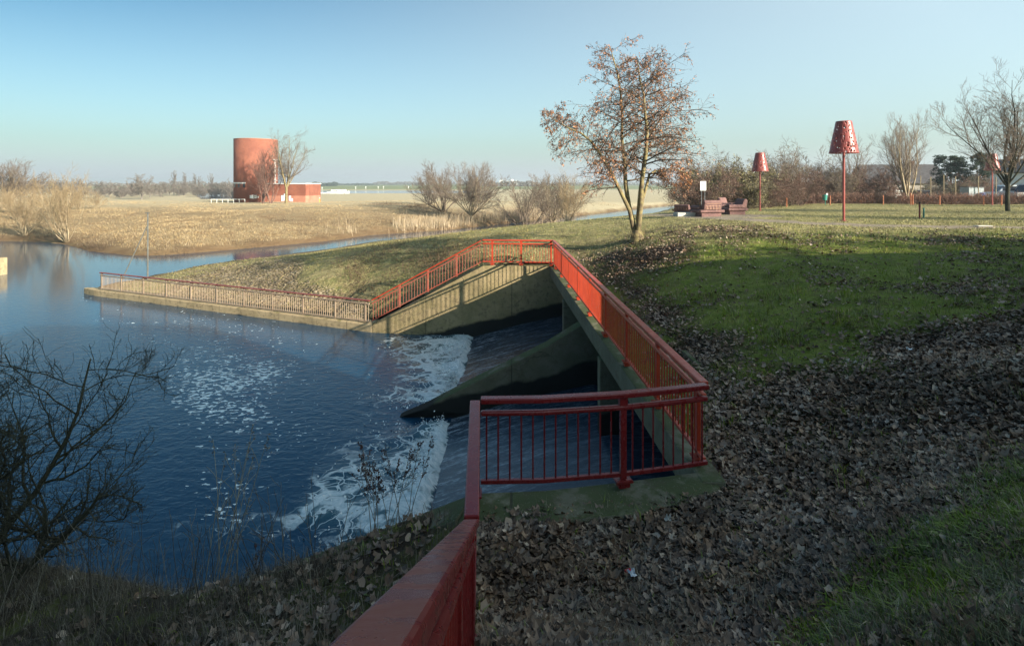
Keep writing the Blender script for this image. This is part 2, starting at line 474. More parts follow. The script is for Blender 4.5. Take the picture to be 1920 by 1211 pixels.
CTRL = np.array([
    (2.8, 7, -.14), (2.9, 10, -.14), (2.8, 14, -.12), (2.7, 18, -.08), (2.5, 22, .0), (2.3, 25.2, .12), (3.4, 24.7, .3),
    (3.7, 9, -.1), (3.8, 12, -.05), (3.6, 15, .02), (3.4, 18, .1), (3.2, 21, .15),
    (1, 5.9, -.2), (0, 5.7, -.2), (2.5, 6.2, -.16), (3.4, 6.7, -.05), (.2, 4.3, 0), (1, 4.2, .05), (1.9, 3.8, .35), (2.2, 3.2, .85), (2.8, 4, .6),
    (3.8, 4.2, .9), (4.8, 6.9, .25), (5.4, 6.05, .6), (6.6, 7.4, 1.0), (7, 10, .6), (6.35, 12.3, .5), (5, 10, .12), (5, 14, .35), (5, 18, .7),
    (5.2, 21.5, 1.0), (7, 21.8, 1.35), (9, 20, 1.45), (12, 20, 1.5), (17, 19, 1.6), (10, 14, 1.0), (14, 15, 1.3), (9, 9, 1.2), (12, 10, 1.7), (20, 14, 1.9),
    (7.5, 17, 1.0), (10, 17.5, 1.25), (14, 18, 1.45),
    (6, 3, 1.6), (10, 4, 2), (0, 0, 1.87), (2, 0, 1.9), (-.3, 3, .55), (0, 3, .55), (1, 2.5, .9), (1, 1.2, 1.45), (-.3, 1.2, 1.5), (0, 4.6, -.08),
    (-1, 2.5, .7), (-3, 2.5, .2), (-5, 5.4, -1.0), (-.6, 5, -.2), (-2, 5.5, -.4), (-1.55, 6.2, -.36), (-1.1, 6.2, -.27), (-2.9, 6.6, -.72), (-4.5, 7.1, -1.2), (-5.4, 7, -1.4),
    (-6, 7, -1.5), (-8, 7, -1.9), (-4, 4, -.4), (-10, 5, -1.7), (-20, 3, -1.5), (-15, 6, -2), (-6, 1, .2), (-20, -6, 0),
    (-1, 25.3, .0), (1, 25.2, .08), (-3, 26, -.95), (-5, 26.4, -2.0), (-6.5, 26.8, -2.7), (-3, 28, -.35), (-6, 29.5, -1.2), (-9.8, 32.5, -1.15), (-8.5, 29, -2.3),
    (-12, 28.8, -2.8), (-18, 31.6, -2.86), (-24, 34.5, -2.95), (-25, 37, -3.0), (-22, 40, -2.65), (-18, 40, -2.1), (-18, 36, -2.5), (-14, 36, -1.7),
    (-14, 32, -2.45), (-10, 38, -.9), (-12, 45, -1.55), (-16, 50, -2.8), (-19, 52, -3.0), (-13, 53, -2.4), (-15, 58, -2.9), (-8, 62, -2.5), (-5, 35, .0), (0, 30, .5), (2, 28, .55), (0, 38, .5), (5, 40, .8), (8, 40, 1.1),
    (12, 41, 1.35), (5.5, 24.5, 1.02), (4, 24, .5), (7, 27, 1.3), (4, 30, .9), (10, 30, 1.4), (15, 28, 1.5), (18, 29.5, 1.5), (20, 35, 1.38), (13, 37, 1.36),
    (25, 40, 1.2), (20, 49, 1.05), (50, 59, 1.14), (35, 65, 1.1), (60, 65, 1.1), (12, 34, 1.4), (30, 30, 1.6), (40, 30, 1.8), (60, 30, 2), (100, 40, 2),
    (-5, 55, -1.7), (5, 60, -1.2), (12, 60, -.4), (16, 60, .2), (11, 80, -2.4), (20.6, 80, -1.0), (26, 100, -2.1), (30, 118, -2.8), (30, 80, -.5), (44, 100, -.8), (60, 110, .9), (100, 120, 1), (100, 80, 1.1), (30, 10, 2), (30, -10, 2), (0, -20, 2), (60, 0, 2), (100, 200, 1)], float)
_d = np.hypot(CTRL[:, None, 0] - CTRL[None, :, 0], CTRL[:, None, 1] - CTRL[None, :, 1])
_n = len(CTRL)
_A = np.zeros((_n + 1, _n + 1)); _A[:_n, :_n] = -np.sqrt(_d ** 2 + 0.25); _A[:_n, _n] = 1; _A[_n, :_n] = 1
_A[:_n, :_n] += np.eye(_n) * -0.05
_w = np.linalg.solve(_A, np.append(CTRL[:, 2], 0))


def base_south(X, Y):
    sh = X.shape
    x, y = np.clip(X.ravel(), -40, 110), np.clip(Y.ravel(), -25, 210)
    out = np.empty(x.size)
    for i in range(0, x.size, 20000):
        d = np.sqrt((x[i:i + 20000, None] - CTRL[None, :, 0]) ** 2 + (y[i:i + 20000, None] - CTRL[None, :, 1]) ** 2 + 0.25)
        out[i:i + 20000] = -d @ _w[:_n] + _w[_n]
    return out.reshape(sh)


def height(X, Y, rough=True):
    X, Y = np.asarray(X, float), np.asarray(Y, float)
    north = poly_in(NORTH, X, Y)
    riv = poly_in(RIVER, X, Y)
    rh = poly_in(RHINE, X, Y)
    dr = seg_dist(RIVER, X, Y)
    dh = seg_dist(RHINE, X, Y)
    zs = base_south(X, Y)
    zn = np.interp(Y, [0, 60, 125, 142, 170, 200, 330, 520, 640, 660, 700, 1200, 4000], [-1, -1.0, -1.0, -1.12, -2.3, -2.8, -2.9, -2.6, -1.8, -.8, -1.6, -2, -2])
    w = np.clip((X - 20) / 60, 0, 1)          # ground right of the creek mouth stays up a little
    zn = zn + 0.25 * (vnoise(X, Y, 9, 1) - .5) * (Y < 150)
    n2 = vnoise(X, Y, 3.0, 2) - .5
    zn_b = np.interp(dr, [0, .6, 1.4, 4, 10, 20, 32], [-3.2, -2.85, -2.7, -2.4, -1.8, -1.2, -0.6]) + 0.28 * n2 * np.clip(dr / 3, 0, 1)
    zn = np.minimum(zn, zn_b)
    zs = np.minimum(zs, WATER + np.interp(dr, [0, 1, 3, 8, 20], [0.0, .8, 2.7, 7, 18]))
    z = np.where(north, zn, zs)
    z = np.minimum(z, np.where(Y > 200, WATER + .02 + 0.05 * dh, 99))
    z = np.where(riv, WATER - 0.05 - np.minimum(.5 * dr, 1.5), z)
    z = np.where(rh, WATER - 0.05 - np.minimum(.1 * dh, 1.5), z)
    if rough:
        dist = np.hypot(X, Y)
        a = np.clip(1 - dist / 90, 0, 1)
        z = z + a * (0.10 * (vnoise(X, Y, 1.1, 3) - .5) + .05 * (vnoise(X, Y, .45, 4) - .5)) * np.where(riv | rh, 0, 1) * np.clip(dr / 1.0, 0, 1)
    return z


def hz(x, y): return float(height(np.array([x]), np.array([y]))[0])


# structure geometry (headwall face line etc.)
def face_x(y): return 2.54 - 0.0376 * y            # river-side face of the headwall beam
BASIN = [(face_x(6.5) + .22, 6.62), (-0.40, 6.22), (-1.5, 6.6), (-3.4, 7.35), (-4.6, 8.6), (-4.8, 12), (-4.8, 20), (-7.5, 22), (-25, 31), (-26.2, 34.0), (-25.4, 34.35),
         (-6.4, 26.05), (-1.27, 24.75), (face_x(24.6) + .24, 24.62)]


def spaced(a, b, s0, grow=1.06, smax=200):
    out, s = [a], s0
    while out[-1] < b: out.append(out[-1] + s); s = min(s * grow, smax)
    return out


xs = np.array(sorted(set([-x for x in spaced(10, 2600, .25, 1.045, 150)] + list(np.arange(-9.9, 13, .18)) + spaced(13, 2600, .2, 1.045, 150))))
ys = np.array([-80, -50, -30, -20, -14, -10, -7, -5, -3.5, -2.5] + list(np.arange(-2, 28, .18)) + spaced(28, 4200, .2, 1.028, 160))
GX, GY = np.meshgrid(xs, ys)
GZ = height(GX, GY)
nx, ny = len(xs), len(ys)


def px_of(X, Y, Z):
    Yc = np.maximum(Y, .3)
    return 960 + FPX * X / Yc, HZ + FPX * (CAMZ - Z) / Yc


def soft(poly, U, V, s):              # 1 inside, 0 outside, blurred by s pixels
    d = seg_dist(poly, U, V)
    ins = poly_in(poly, U, V)
    return np.clip(0.5 + np.where(ins, d, -d) / s, 0, 1)


def masks(X, Y, Z):
    """ground cover in world space: leaf litter, lush green, path, gravel, mud, meadow (half dry)"""
    U, V = px_of(X, Y, Z)
    front = (Y > .5)
    n = vnoise(X, Y, 1.2, 7); n2 = vnoise(X, Y, .5, 8); n3 = vnoise(X, Y, 4, 9)
    near = Y < 32
    leafp = [(880, 940), (1345, 870), (1300, 700), (1180, 560), (1090, 480), (1150, 455), (1290, 440), (1300, 470), (1180, 520), (1260, 590), (1400, 640), (1500, 690), (1640, 640), (1760, 610), (1930, 600), (1930, 830),
             (1760, 950), (1640, 1040), (1480, 1230), (1480, 1500), (880, 1500)]
    leaf = soft(leafp, U, V, 70) * front * (Y < 27)
    leaf = np.clip(leaf * 1.25 + (n - .5) * .9 + (n2 - .5) * .5 - .12, 0, 1) * (soft(leafp, U, V, 200) > .05) * front
    tong = soft([(1420, 560), (1560, 560), (1640, 640), (1700, 720), (1620, 700), (1480, 690), (1400, 740), (1330, 700), (1400, 650)], U, V, 60)
    leaf = leaf * (1 - .85 * tong)
    spots = np.clip((soft([(1230, 425), (1330, 410), (1440, 425), (1480, 445), (1400, 440), (1250, 450)], U, V, 25) + soft([(1730, 440), (1840, 440), (1850, 462), (1740, 462)], U, V, 18)) * .8 + (n2 - .6), 0, 1) * front
    leaf = np.maximum(leaf, spots)
    south = ~poly_in(NORTH, X, Y)
    green = np.where(south, 1.0, 0.0)
    dryp = np.clip((Y - 19 - 1.0 * (X < 6)) / 4, 0, 1)          # sunlit meadow is half dry
    lushn = np.clip(1 - dryp, 0, 1)
    left = np.clip((-X - .35) / .5, 0, 1) * (Y < 12)
    path = np.zeros_like(X)
    pl = [(60, 8), (36, 18.5), (26, 21.2), (20.6, 23.2), (16.6, 25.4), (14.6, 28.2), (13.2, 32.2), (11.4, 36.5), (10, 40)]
    dp = seg_dist(pl, X, Y, closed=False)
    path = np.clip(2.2 - dp / .62 + (n2 - .5) * .9, 0, 1)
    pl2 = [(12.5, 34.5), (16, 36.4)]
    path = np.maximum(path, np.clip(1.6 - seg_dist(pl2, X, Y, False) / 1.5, 0, 1))
    gravp = [(300, 560), (330, 518), (430, 500), (520, 487), (560, 490), (560, 530), (640, 548), (700, 570), (690, 600), (300, 590)]
    grav = soft(gravp, U, V, 25) * south * (Y > 20)
    grav = np.clip(grav * 1.2 + (n - .6) * .8, 0, 1) * (grav > .02)
    dr = seg_dist(RIVER, X, Y)
    mud = np.clip(1.3 - dr / 1.6 + (n - .5) * .8, 0, 1)
    return leaf, lushn, path, grav, mud, left, south, dryp, n3


leafA, lushA, pathA, gravA, mudA, leftA, southA, dryA, _ = masks(GX, GY, GZ)
# faces, with the basin cut out
ii, jj = np.meshgrid(np.arange(nx - 1), np.arange(ny - 1))
a = (jj * nx + ii).ravel()
quads = np.stack([a, a + 1, a + nx + 1, a + nx], 1)
cx = (GX.ravel()[quads].mean(1)); cy = (GY.ravel()[quads].mean(1))
inb = poly_in(BASIN, cx, cy)
# keep the culvert interior clear as well
CULV = [(face_x(7) - .5, 6.75), (face_x(7) + 0.9, 6.75), (face_x(24) + .9, 24.4), (face_x(24) - .5, 24.4)]
quads = quads[~inb]
me = np_mesh('ground', np.stack([GX.ravel(), GY.ravel(), GZ.ravel()], 1), [quads], smooth=True)
for nm, arr in (('leaf', leafA), ('lush', lushA), ('path', pathA), ('grav', gravA), ('mud', mudA), ('left', leftA), ('south', southA.astype(float)), ('dry', dryA)):
    at = me.attributes.new(nm, 'FLOAT', 'POINT'); at.data.foreach_set('value', arr.ravel().astype(np.float32))

gm, nt, b = new_mat('ground_cover'); g = N(nt)
p = g.pos()
n_f = g.noise(p, 14, 5, .65); n_m = g.noise(p, 2.2, 5, .6); n_l = g.noise(p, .35, 4, .55); n_x = g.noise(g.scale(p, (1, .35, 1)), .9, 4, .6)
straw = g.mix(g.ramp(n_m, .3, .7), (0.36, 0.27, 0.155, 1), (0.26, 0.18, 0.098, 1))
straw = g.mix(g.ramp(n_l, .45, .7, 0, .8), straw, (0.25, 0.155, 0.08, 1))
straw = g.mix(g.ramp(g.noise(g.scale(p, (.5, 1, 1)), .9, 6, .7), .52, .68, 0, .7), straw, (0.20, 0.125, 0.065, 1))
yv = g.xyz(p)[1]
pale = g.ramp(g.math('ADD', yv, g.math('MULTIPLY', n_l, 30)), 95, 150)
straw = g.mix(pale, straw, (0.50, 0.42, 0.275, 1))
straw = g.mix(g.ramp(yv, 480, 560), straw, (0.21, 0.24, 0.12, 1))
straw = g.mix(g.ramp(n_f, .52, .66, 0, .6), straw, (0.14, 0.095, 0.05, 1))
lush = g.mix(g.ramp(n_m, .3, .72), (0.125, 0.165, 0.02, 1), (0.21, 0.225, 0.055, 1))
lush = g.mix(g.ramp(n_f, .5, .7, 0, .6), lush, (0.045, 0.04, 0.02, 1))
mead = g.mix(g.ramp(n_m, .35, .65), (0.21, 0.205, 0.08, 1), (0.36, 0.30, 0.14, 1))
mead = g.mix(g.ramp(g.noise(g.scale(p, (.6, 1.8, 1)), .55, 5, .6), .45, .7, 0, .85), mead, (0.38, 0.31, 0.165, 1))
mead = g.mix(g.ramp(n_f, .55, .7, 0, .5), mead, (0.09, 0.085, 0.04, 1))
c = g.mix(g.attr('dry'), lush, mead)
c = g.mix(g.ramp(g.noise(p, 3.1, 5), .5, .62, 0, .75), c, g.mix(.5, c, (0.14, 0.10, 0.06, 1)))
soil = g.mix(n_f, (0.03, 0.021, 0.015, 1), (0.075, 0.053, 0.038, 1))
c = g.mix(g.attr('left'), c, g.mix(g.math('MULTIPLY', g.ramp(n_m, .42, .62), .45), soil, lush))
c = g.mix(g.attr('leaf'), c, soil)
grav = g.mix(g.ramp(g.voro(p, 7.0), .1, .6), (0.29, 0.225, 0.145, 1), (0.14, 0.105, 0.065, 1))
grav = g.mix(g.ramp(n_m, .5, .7), grav, (0.26, 0.21, 0.10, 1))
c = g.mix(g.attr('grav'), c, grav)
c = g.mix(g.attr('south'), straw, c)
mud = g.mix(n_m, (0.12, 0.075, 0.042, 1), (0.19, 0.125, 0.07, 1))
c = g.mix(g.attr('mud'), c, mud)
pth = g.mix(g.ramp(n_f, .4, .6), (0.33, 0.265, 0.20, 1), (0.25, 0.205, 0.155, 1))
c = g.mix(g.attr('path'), c, pth)
g.put(b.inputs['Base Color'], c)
b.inputs['Roughness'].default_value = .95; b.inputs['Specular IOR Level'].default_value = .1
hh = g.math('ADD', n_f, g.math('MULTIPLY', n_m, 2))
hh = g.math('ADD', hh, g.math('MULTIPLY', g.ramp(g.voro(p, 5.0), .1, .6), g.math('MULTIPLY', g.attr('grav'), -2.0)))
g.put(b.inputs['Normal'], g.bump(hh, .9, .06))
tag(link('ground', me, gm), kind='structure')

# ------------------------------------------------------------------ water
wx = np.array(sorted(set([-600, -450, -330, -250, -190, -150, -120, -95, -75, -60, -50, -44, -39, -35, -32] + list(np.arange(-30, -12, .4)) + list(np.arange(-12, 1.5, .16)) + [3, 6, 12, 20, 35, 60, 100, 160, 260])))
wy = np.array([-5, 2, 5] + list(np.arange(6, 26, .16)) + list(np.arange(26, 40, .4)) + [42, 45, 50, 56, 62, 70, 80, 92, 105, 120, 140, 170, 210, 260, 330, 420, 530])
WX, WY = np.meshgrid(wx, wy)
U, V = px_of(WX, WY, np.full(WX.shape, WATER))
# white water below the two spillways
FX = -1.87
dist = FX - WX
n = vnoise(WX, WY, 1.6, 5); n2 = vnoise(WX, WY, .7, 6)
bay_far = np.clip((WY - 16.7) / .6, 0, 1) * np.clip((24.9 - WY) / .4, 0, 1)
bay_near = np.clip((WY - 6.3) / .4, 0, 1) * np.clip((15.9 - WY) / .5, 0, 1)
reach_n = .75 + .95 * np.clip((13.0 - WY) / 4, 0, 1) + 1.0 * (n - .5)
reach_f = 1.25 + .9 * (n - .5)
den = bay_far * np.exp(-np.maximum(dist, 0) / reach_f * 1.1) + bay_near * np.exp(-np.maximum(dist, 0) / reach_n * 1.0)
den += .30 * soft([(590, 900), (700, 850), (830, 800), (800, 960), (640, 1000), (560, 960)], U, V, 60)
den += .26 * soft([(285, 985), (420, 965), (520, 960), (640, 930), (600, 990), (460, 1010), (300, 1030)], U, V, 40)
den += .20 * soft([(560, 850), (640, 760), (760, 640), (830, 640), (780, 760), (700, 850), (600, 930)], U, V, 90)
den += .30 * soft([(700, 625), (880, 632), (850, 690), (760, 690), (720, 650)], U, V, 60)
den = np.clip(den, 0, 1) * (dist > -.25)
fl = .42 * soft([(190, 570), (560, 590), (600, 700), (480, 800), (300, 720)], U, V, 120) * (.55 + .9 * (n - .3))
fl += .5 * soft([(320, 660), (540, 680), (570, 710), (460, 760), (370, 770), (310, 700)], U, V, 70)
fl += .34 * soft([(340, 740), (480, 740), (640, 800), (520, 900), (430, 970), (340, 900)], U, V, 90)
fl += .30 * soft([(380, 880), (470, 880), (480, 960), (420, 1000), (380, 960)], U, V, 50)
fl = np.clip(fl, 0, 1)
ii, jj = np.meshgrid(np.arange(len(wx) - 1), np.arange(len(wy) - 1))
a = (jj * len(wx) + ii).ravel()
quads = np.stack([a, a + 1, a + len(wx) + 1, a + len(wx)], 1)
n3 = vnoise(WX, WY, .38, 16)
roll = np.exp(-np.maximum(dist, 0) / .55) * np.clip(bay_far + bay_near, 0, 1) * (dist > -.1)
wz = np.full(WX.shape, WATER) + roll * (.06 + .22 * n3 * n2) + np.clip(den - .2, 0, 1) * (.16 * (n2 - .3) + .16 * (n3 - .4))
me = np_mesh('water', np.stack([WX.ravel(), WY.ravel(), wz.ravel()], 1), [quads], smooth=True)
for nm, arr in (('foam', den), ('fleck', fl)):
    at = me.attributes.new(nm, 'FLOAT', 'POINT'); at.data.foreach_set('value', arr.ravel().astype(np.float32))
wm, nt, b = new_mat('river_water'); g = N(nt)
p = g.pos()
warp = g.noise(p, .55, 3, .5, out=1)
vm = g.node('ShaderNodeVectorMath', operation='MULTIPLY_ADD'); g.put(vm.inputs[0], warp); vm.inputs[1].default_value = (1.6, 1.6, 0); g.put(vm.inputs[2], p)
pw = vm.outputs[0]
warp2 = g.noise(p, 2.2, 2, .5, out=1)
vm2 = g.node('ShaderNodeVectorMath', operation='MULTIPLY_ADD'); g.put(vm2.inputs[0], warp2); vm2.inputs[1].default_value = (.55, .55, 0); g.put(vm2.inputs[2], pw)
lace = g.math('MINIMUM', g.voro(vm2.outputs[0], .95, 'DISTANCE_TO_EDGE'), g.math('MULTIPLY', g.voro(vm2.outputs[0], 2.6, 'DISTANCE_TO_EDGE'), 1.9))
fbm = g.noise(pw, 2.4, 7, .68)
foam = g.attr('foam')
edge = g.math('MULTIPLY', foam, .20)
l1 = g.ramp(lace, g.math('ADD', edge, .0), g.math('MULTIPLY', edge, .35))
l1 = g.math('MULTIPLY', l1, g.ramp(g.math('ADD', foam, g.math('MULTIPLY_ADD', fbm, .9, -.45)), .18, .5))
l2 = g.math('MULTIPLY', g.ramp(g.math('ADD', g.math('MULTIPLY', fbm, 1.25), g.math('MULTIPLY', foam, .52)), .92, 1.22), .85)
white = g.math('MAXIMUM', g.math('MULTIPLY', l1, .8), l2)
fn = g.noise(g.scale(p, (2.0, 3.0, 1)), 2.6, 2, .5, .5)
fbig = g.noise(p, .5, 3, .55)
fk = g.math('ADD', g.math('MULTIPLY', g.attr('fleck'), .27), g.math('MULTIPLY_ADD', fbig, .28, -.14))
flk = g.math('MULTIPLY', g.ramp(g.math('ADD', fn, fk), .765, .79), g.ramp(g.attr('fleck'), .02, .12))
white = g.math('MAXIMUM', white, flk, clamp=True)
body = g.mix(g.ramp(foam, .2, .9), (0.007, 0.044, 0.090, 1), (0.05, 0.13, 0.15, 1))
c = g.mix(white, body, g.mix(g.ramp(g.noise(pw, 9, 5, .7), .35, .65), (0.50, 0.62, 0.66, 1), (0.88, 0.92, 0.92, 1)))
g.put(b.inputs['Base Color'], c)
g.put(b.inputs['Roughness'], g.math('MULTIPLY_ADD', white, .55, .045))
b.inputs['IOR'].default_value = 1.33
b.inputs['Specular IOR Level'].default_value = .5
w1 = g.noise(g.scale(p, (.9, 1.25, 1)), 3.2, 5, .6, .5); w2 = g.noise(g.scale(p, (1, 1.4, 1)), 8.5, 3, .6, .4)
hh = g.math('ADD', w1, g.math('MULTIPLY', w2, .25))
hh = g.math('ADD', hh, g.math('MULTIPLY', fbm, g.math('MULTIPLY', foam, 2.0)))
hh = g.math('ADD', hh, g.math('MULTIPLY', white, .3))
far_calm = g.ramp(g.xyz(p)[1], 14, 40, 1.0, .22)
bn = g.node('ShaderNodeBump'); bn.inputs['Distance'].default_value = .10
g.put(bn.inputs['Strength'], g.math('MULTIPLY', far_calm, .21)); g.put(bn.inputs['Height'], hh)
g.put(b.inputs['Normal'], bn.outputs[0])
tag(link('water', me, wm), kind='structure')

# ------------------------------------------------------------------ sluice masonry
DECK = -0.08
Ys, Ye = 6.75, 24.35                         # ends of the headwall
root = empty('sluice_headwall', (2.2, 15.5, DECK), label='long mossy concrete headwall beam over two dark outlet bays under the red railing', cat='headwall')
inv = np.array([2.2, 15.5, DECK])
def part(mb, name, mat, parent, bevel=0.0, off=None):
    o = off if off is not None else np.array(parent.location)
    mb.V = [v - o for v in mb.V]
    return mb.build(name, mat, parent, bevel)
mb = MB()
nseg = 12
yy = np.linspace(Ys, Ye, nseg + 1)
prof_w = [(face_x(y), y) for y in yy] + [(face_x(y) + .30, y) for y in yy[::-1]]
mb.prism(prof_w[::-1], -.52, DECK)
part(mb, 'beam', M['conc_moss'], root, .02)
for yc in (12.95, 19.4):
    mb = MB(); mb.prism([(face_x(yc) - .05, yc - .18), (face_x(yc) + .45, yc - .18), (face_x(yc) + .45, yc + .18), (face_x(yc) - .05, yc + .18)], -3.4, -.525)
    part(mb, 'pilaster', M['conc_moss'], root, .02)
# culvert chamber behind the beam
mb = MB()
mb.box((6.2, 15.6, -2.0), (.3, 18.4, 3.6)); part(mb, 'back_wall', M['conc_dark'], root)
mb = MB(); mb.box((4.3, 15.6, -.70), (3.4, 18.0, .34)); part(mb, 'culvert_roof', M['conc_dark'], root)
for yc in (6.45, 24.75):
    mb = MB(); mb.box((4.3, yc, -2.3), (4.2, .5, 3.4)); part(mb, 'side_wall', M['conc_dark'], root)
mb = MB()
for y0, y1 in ((Ys, Ye),):
    pass

# dividing pier
pr = empty('dividing_pier', (-.6, 16.2, -2), label='sloping concrete pier between the two spillway bays, its pointed toe in the water', cat='pier')
top = [(6.0, -.53), (face_x(16.2) + .02, -.53), (1.0, -1.12), (.0, -1.62), (-1.4, -2.32), (-2.5, -2.9), (-3.15, -3.16), (-3.42, -3.3)]
low = [(-3.42, -3.8), (6.0, -3.8)]
prof = top + low
y0 = [15.93] * 6 + [16.02, 16.15] + [16.15, 15.93]
y1 = [16.45] * 6 + [16.40, 16.30] + [16.30, 16.45]
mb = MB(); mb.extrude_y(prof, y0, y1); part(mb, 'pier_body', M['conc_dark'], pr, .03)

# spillways: sloping slabs with a thin sheet of running water
sm, nt, b = new_mat('spillway_water'); g = N(nt)
p = g.pos()
st = g.noise(g.scale(p, (.45, 2.2, 1)), 2.2, 6, .7, .3)
st2 = g.noise(g.scale(p, (1.2, 4.5, 1)), 6, 5, .7)
x = g.xyz(p)[0]
near_toe = g.ramp(x, 1.2, -1.7)
wf = g.ramp(g.math('ADD', g.math('MULTIPLY', st, .7), g.math('MULTIPLY', st2, .5)), .56, .80)
fl_ = g.ramp(g.noise(g.scale(p, (1.2, 2.6, 1)), 16, 3, .7), .62, .72)
wf = g.math('MULTIPLY', g.math('MAXIMUM', wf, g.math('MULTIPLY', fl_, .55)), g.math('MULTIPLY_ADD', near_toe, .55, .24))
c = g.mix(wf, (0.026, 0.042, 0.064, 1), (0.5, 0.57, 0.62, 1))
g.put(b.inputs['Base Color'], c); g.put(b.inputs['Roughness'], g.math('MULTIPLY_ADD', wf, .4, .16))
b.inputs['IOR'].default_value = 1.33
g.put(b.inputs['Normal'], g.bump(g.math('ADD', st, g.math('MULTIPLY', st2, .6)), .22, .04))
M['spill'] = sm
for y0, y1, lab in ((6.3, 15.925, 'nearer dark spillway slope with running water, seen through the front railing'), (16.455, 24.4, 'farther dark spillway slope with running water, between the pier and the far wing wall')):
    e = empty('spillway', (0, (y0 + y1) / 2, -2.8), label=lab, cat='spillway', group='spillways')
    mb = MB(); mb.extrude_y([(6.0, -2.25), (2.2, -2.22), (.6, -2.55), (-1.0, -2.98), (-1.95, -3.26), (-2.1, -3.8), (6.0, -3.8)], y0, y1)
    part(mb, 'apron', M['spill'], e)
    mb = MB()
    # churned lip of white water along the toe
# far wing wall (face towards the camera), descending to the guide wall
E_ = np.array([-1.27, 24.3]); Wc = np.array([-6.3, 25.15]); F_ = np.array([face_x(24.3), 24.2])
ww = empty('wing_wall', (-2.5, 24.6, -1.5), label='far sloping concrete wing wall with the railing shadow across its face', cat='wing wall')
n_ = np.array([.16, .98]) * .5
mb = MB()
fp = [F_ + [1.0, 0], E_, Wc]; tops = [DECK, DECK, -2.85]
V = []
for q, zt in zip(fp, tops):
    V += [(q[0], q[1], zt), (q[0], q[1], -4.2), (q[0] + n_[0] * .3, q[1] + .55, zt), (q[0] + n_[0] * .3, q[1] + .55, -4.2)]
Fc = []
for i in range(2):
    a_, b_ = i * 4, i * 4 + 4
    Fc += [(a_, b_, b_ + 1, a_ + 1), (a_ + 2, a_ + 3, b_ + 3, b_ + 2), (a_, a_ + 2, b_ + 2, b_)]
Fc += [(0, 1, 3, 2), (8, 10, 11, 9)]
mb.add(V, Fc); part(mb, 'wall_body', M['conc_wing'], ww, .02)
# guide wall running out into the river
gw = empty('guide_wall', (-16, 29.8, -2.9), label='low tan concrete guide wall running out into the river to a pointed end', cat='river wall')
T0 = np.array([-24.9, 33.35]); tip = np.array([-26.0, 34.0]); dirw = (T0 - Wc) / np.linalg.norm(T0 - Wc); nw = np.array([dirw[1], -dirw[0]])
if nw[1] < 0: nw = -nw
wdt = 1.05
out = [Wc + [-.002, 0], Wc + nw * wdt, T0 + nw * .8, tip + nw * .25, tip, T0]
mb = MB(); mb.prism(out, -4.2, [-2.853, -2.853, -2.853, -2.86, -2.86, -2.853]); part(mb, 'wall_body', M['conc'], gw, .03)
# near abutment: level concrete around the front railing, and the near wing
nb = empty('near_abutment', (1, 6.5, DECK), label='moss covered concrete abutment under the front railing, edged by dead leaves', cat='abutment')
inner = [(face_x(7.0) - .02, 6.98), (1.3, 6.76), (.4, 6.58), (-.45, 6.52)]
outer = [(-.60, 6.05), (.4, 6.02), (1.4, 6.16), (2.0, 6.36), (2.50, 6.70), (2.52, 6.98)]
mb = MB(); mb.prism((inner + outer), -4.0, [DECK] * 4 + [DECK - .05, DECK - .03, DECK - .03, DECK - .03, DECK - .05, DECK]); part(mb, 'coping', M['conc_moss'], nb, .03)
mb = MB()
fp = [np.array([-.45, 6.52]), np.array([-1.5, 6.72]), np.array([-3.6, 7.4])]; tops = [DECK - .01, -.60, -1.75]
V = []
for q, zt in zip(fp, tops):
    V += [(q[0], q[1], zt), (q[0], q[1], -4.2), (q[0] - .15, q[1] - .5, zt), (q[0] - .15, q[1] - .5, -4.2)]
Fc = []
for i in range(2):
    a_, b_ = i * 4, i * 4 + 4
    Fc += [(a_ + 1, b_ + 1, b_, a_), (b_ + 2, b_ + 3, a_ + 3, a_ + 2), (b_, b_ + 2, a_ + 2, a_)]
Fc += [(2, 3, 1, 0), (9, 11, 10, 8)]
mb.add(V, Fc); part(mb, 'wing', M['conc_moss'], nb, .02)
# low kerb at the foot of the slope
mb = MB(); mb.sweep([(3.62, 11.8, .0), (3.68, 10.4, -.03), (3.76, 9.0, -.05)], .10, .3)
tag(mb.build('kerb', M['conc_dark'], None, .02), 'low dark concrete kerb edge at the foot of the leafy slope', 'kerb')

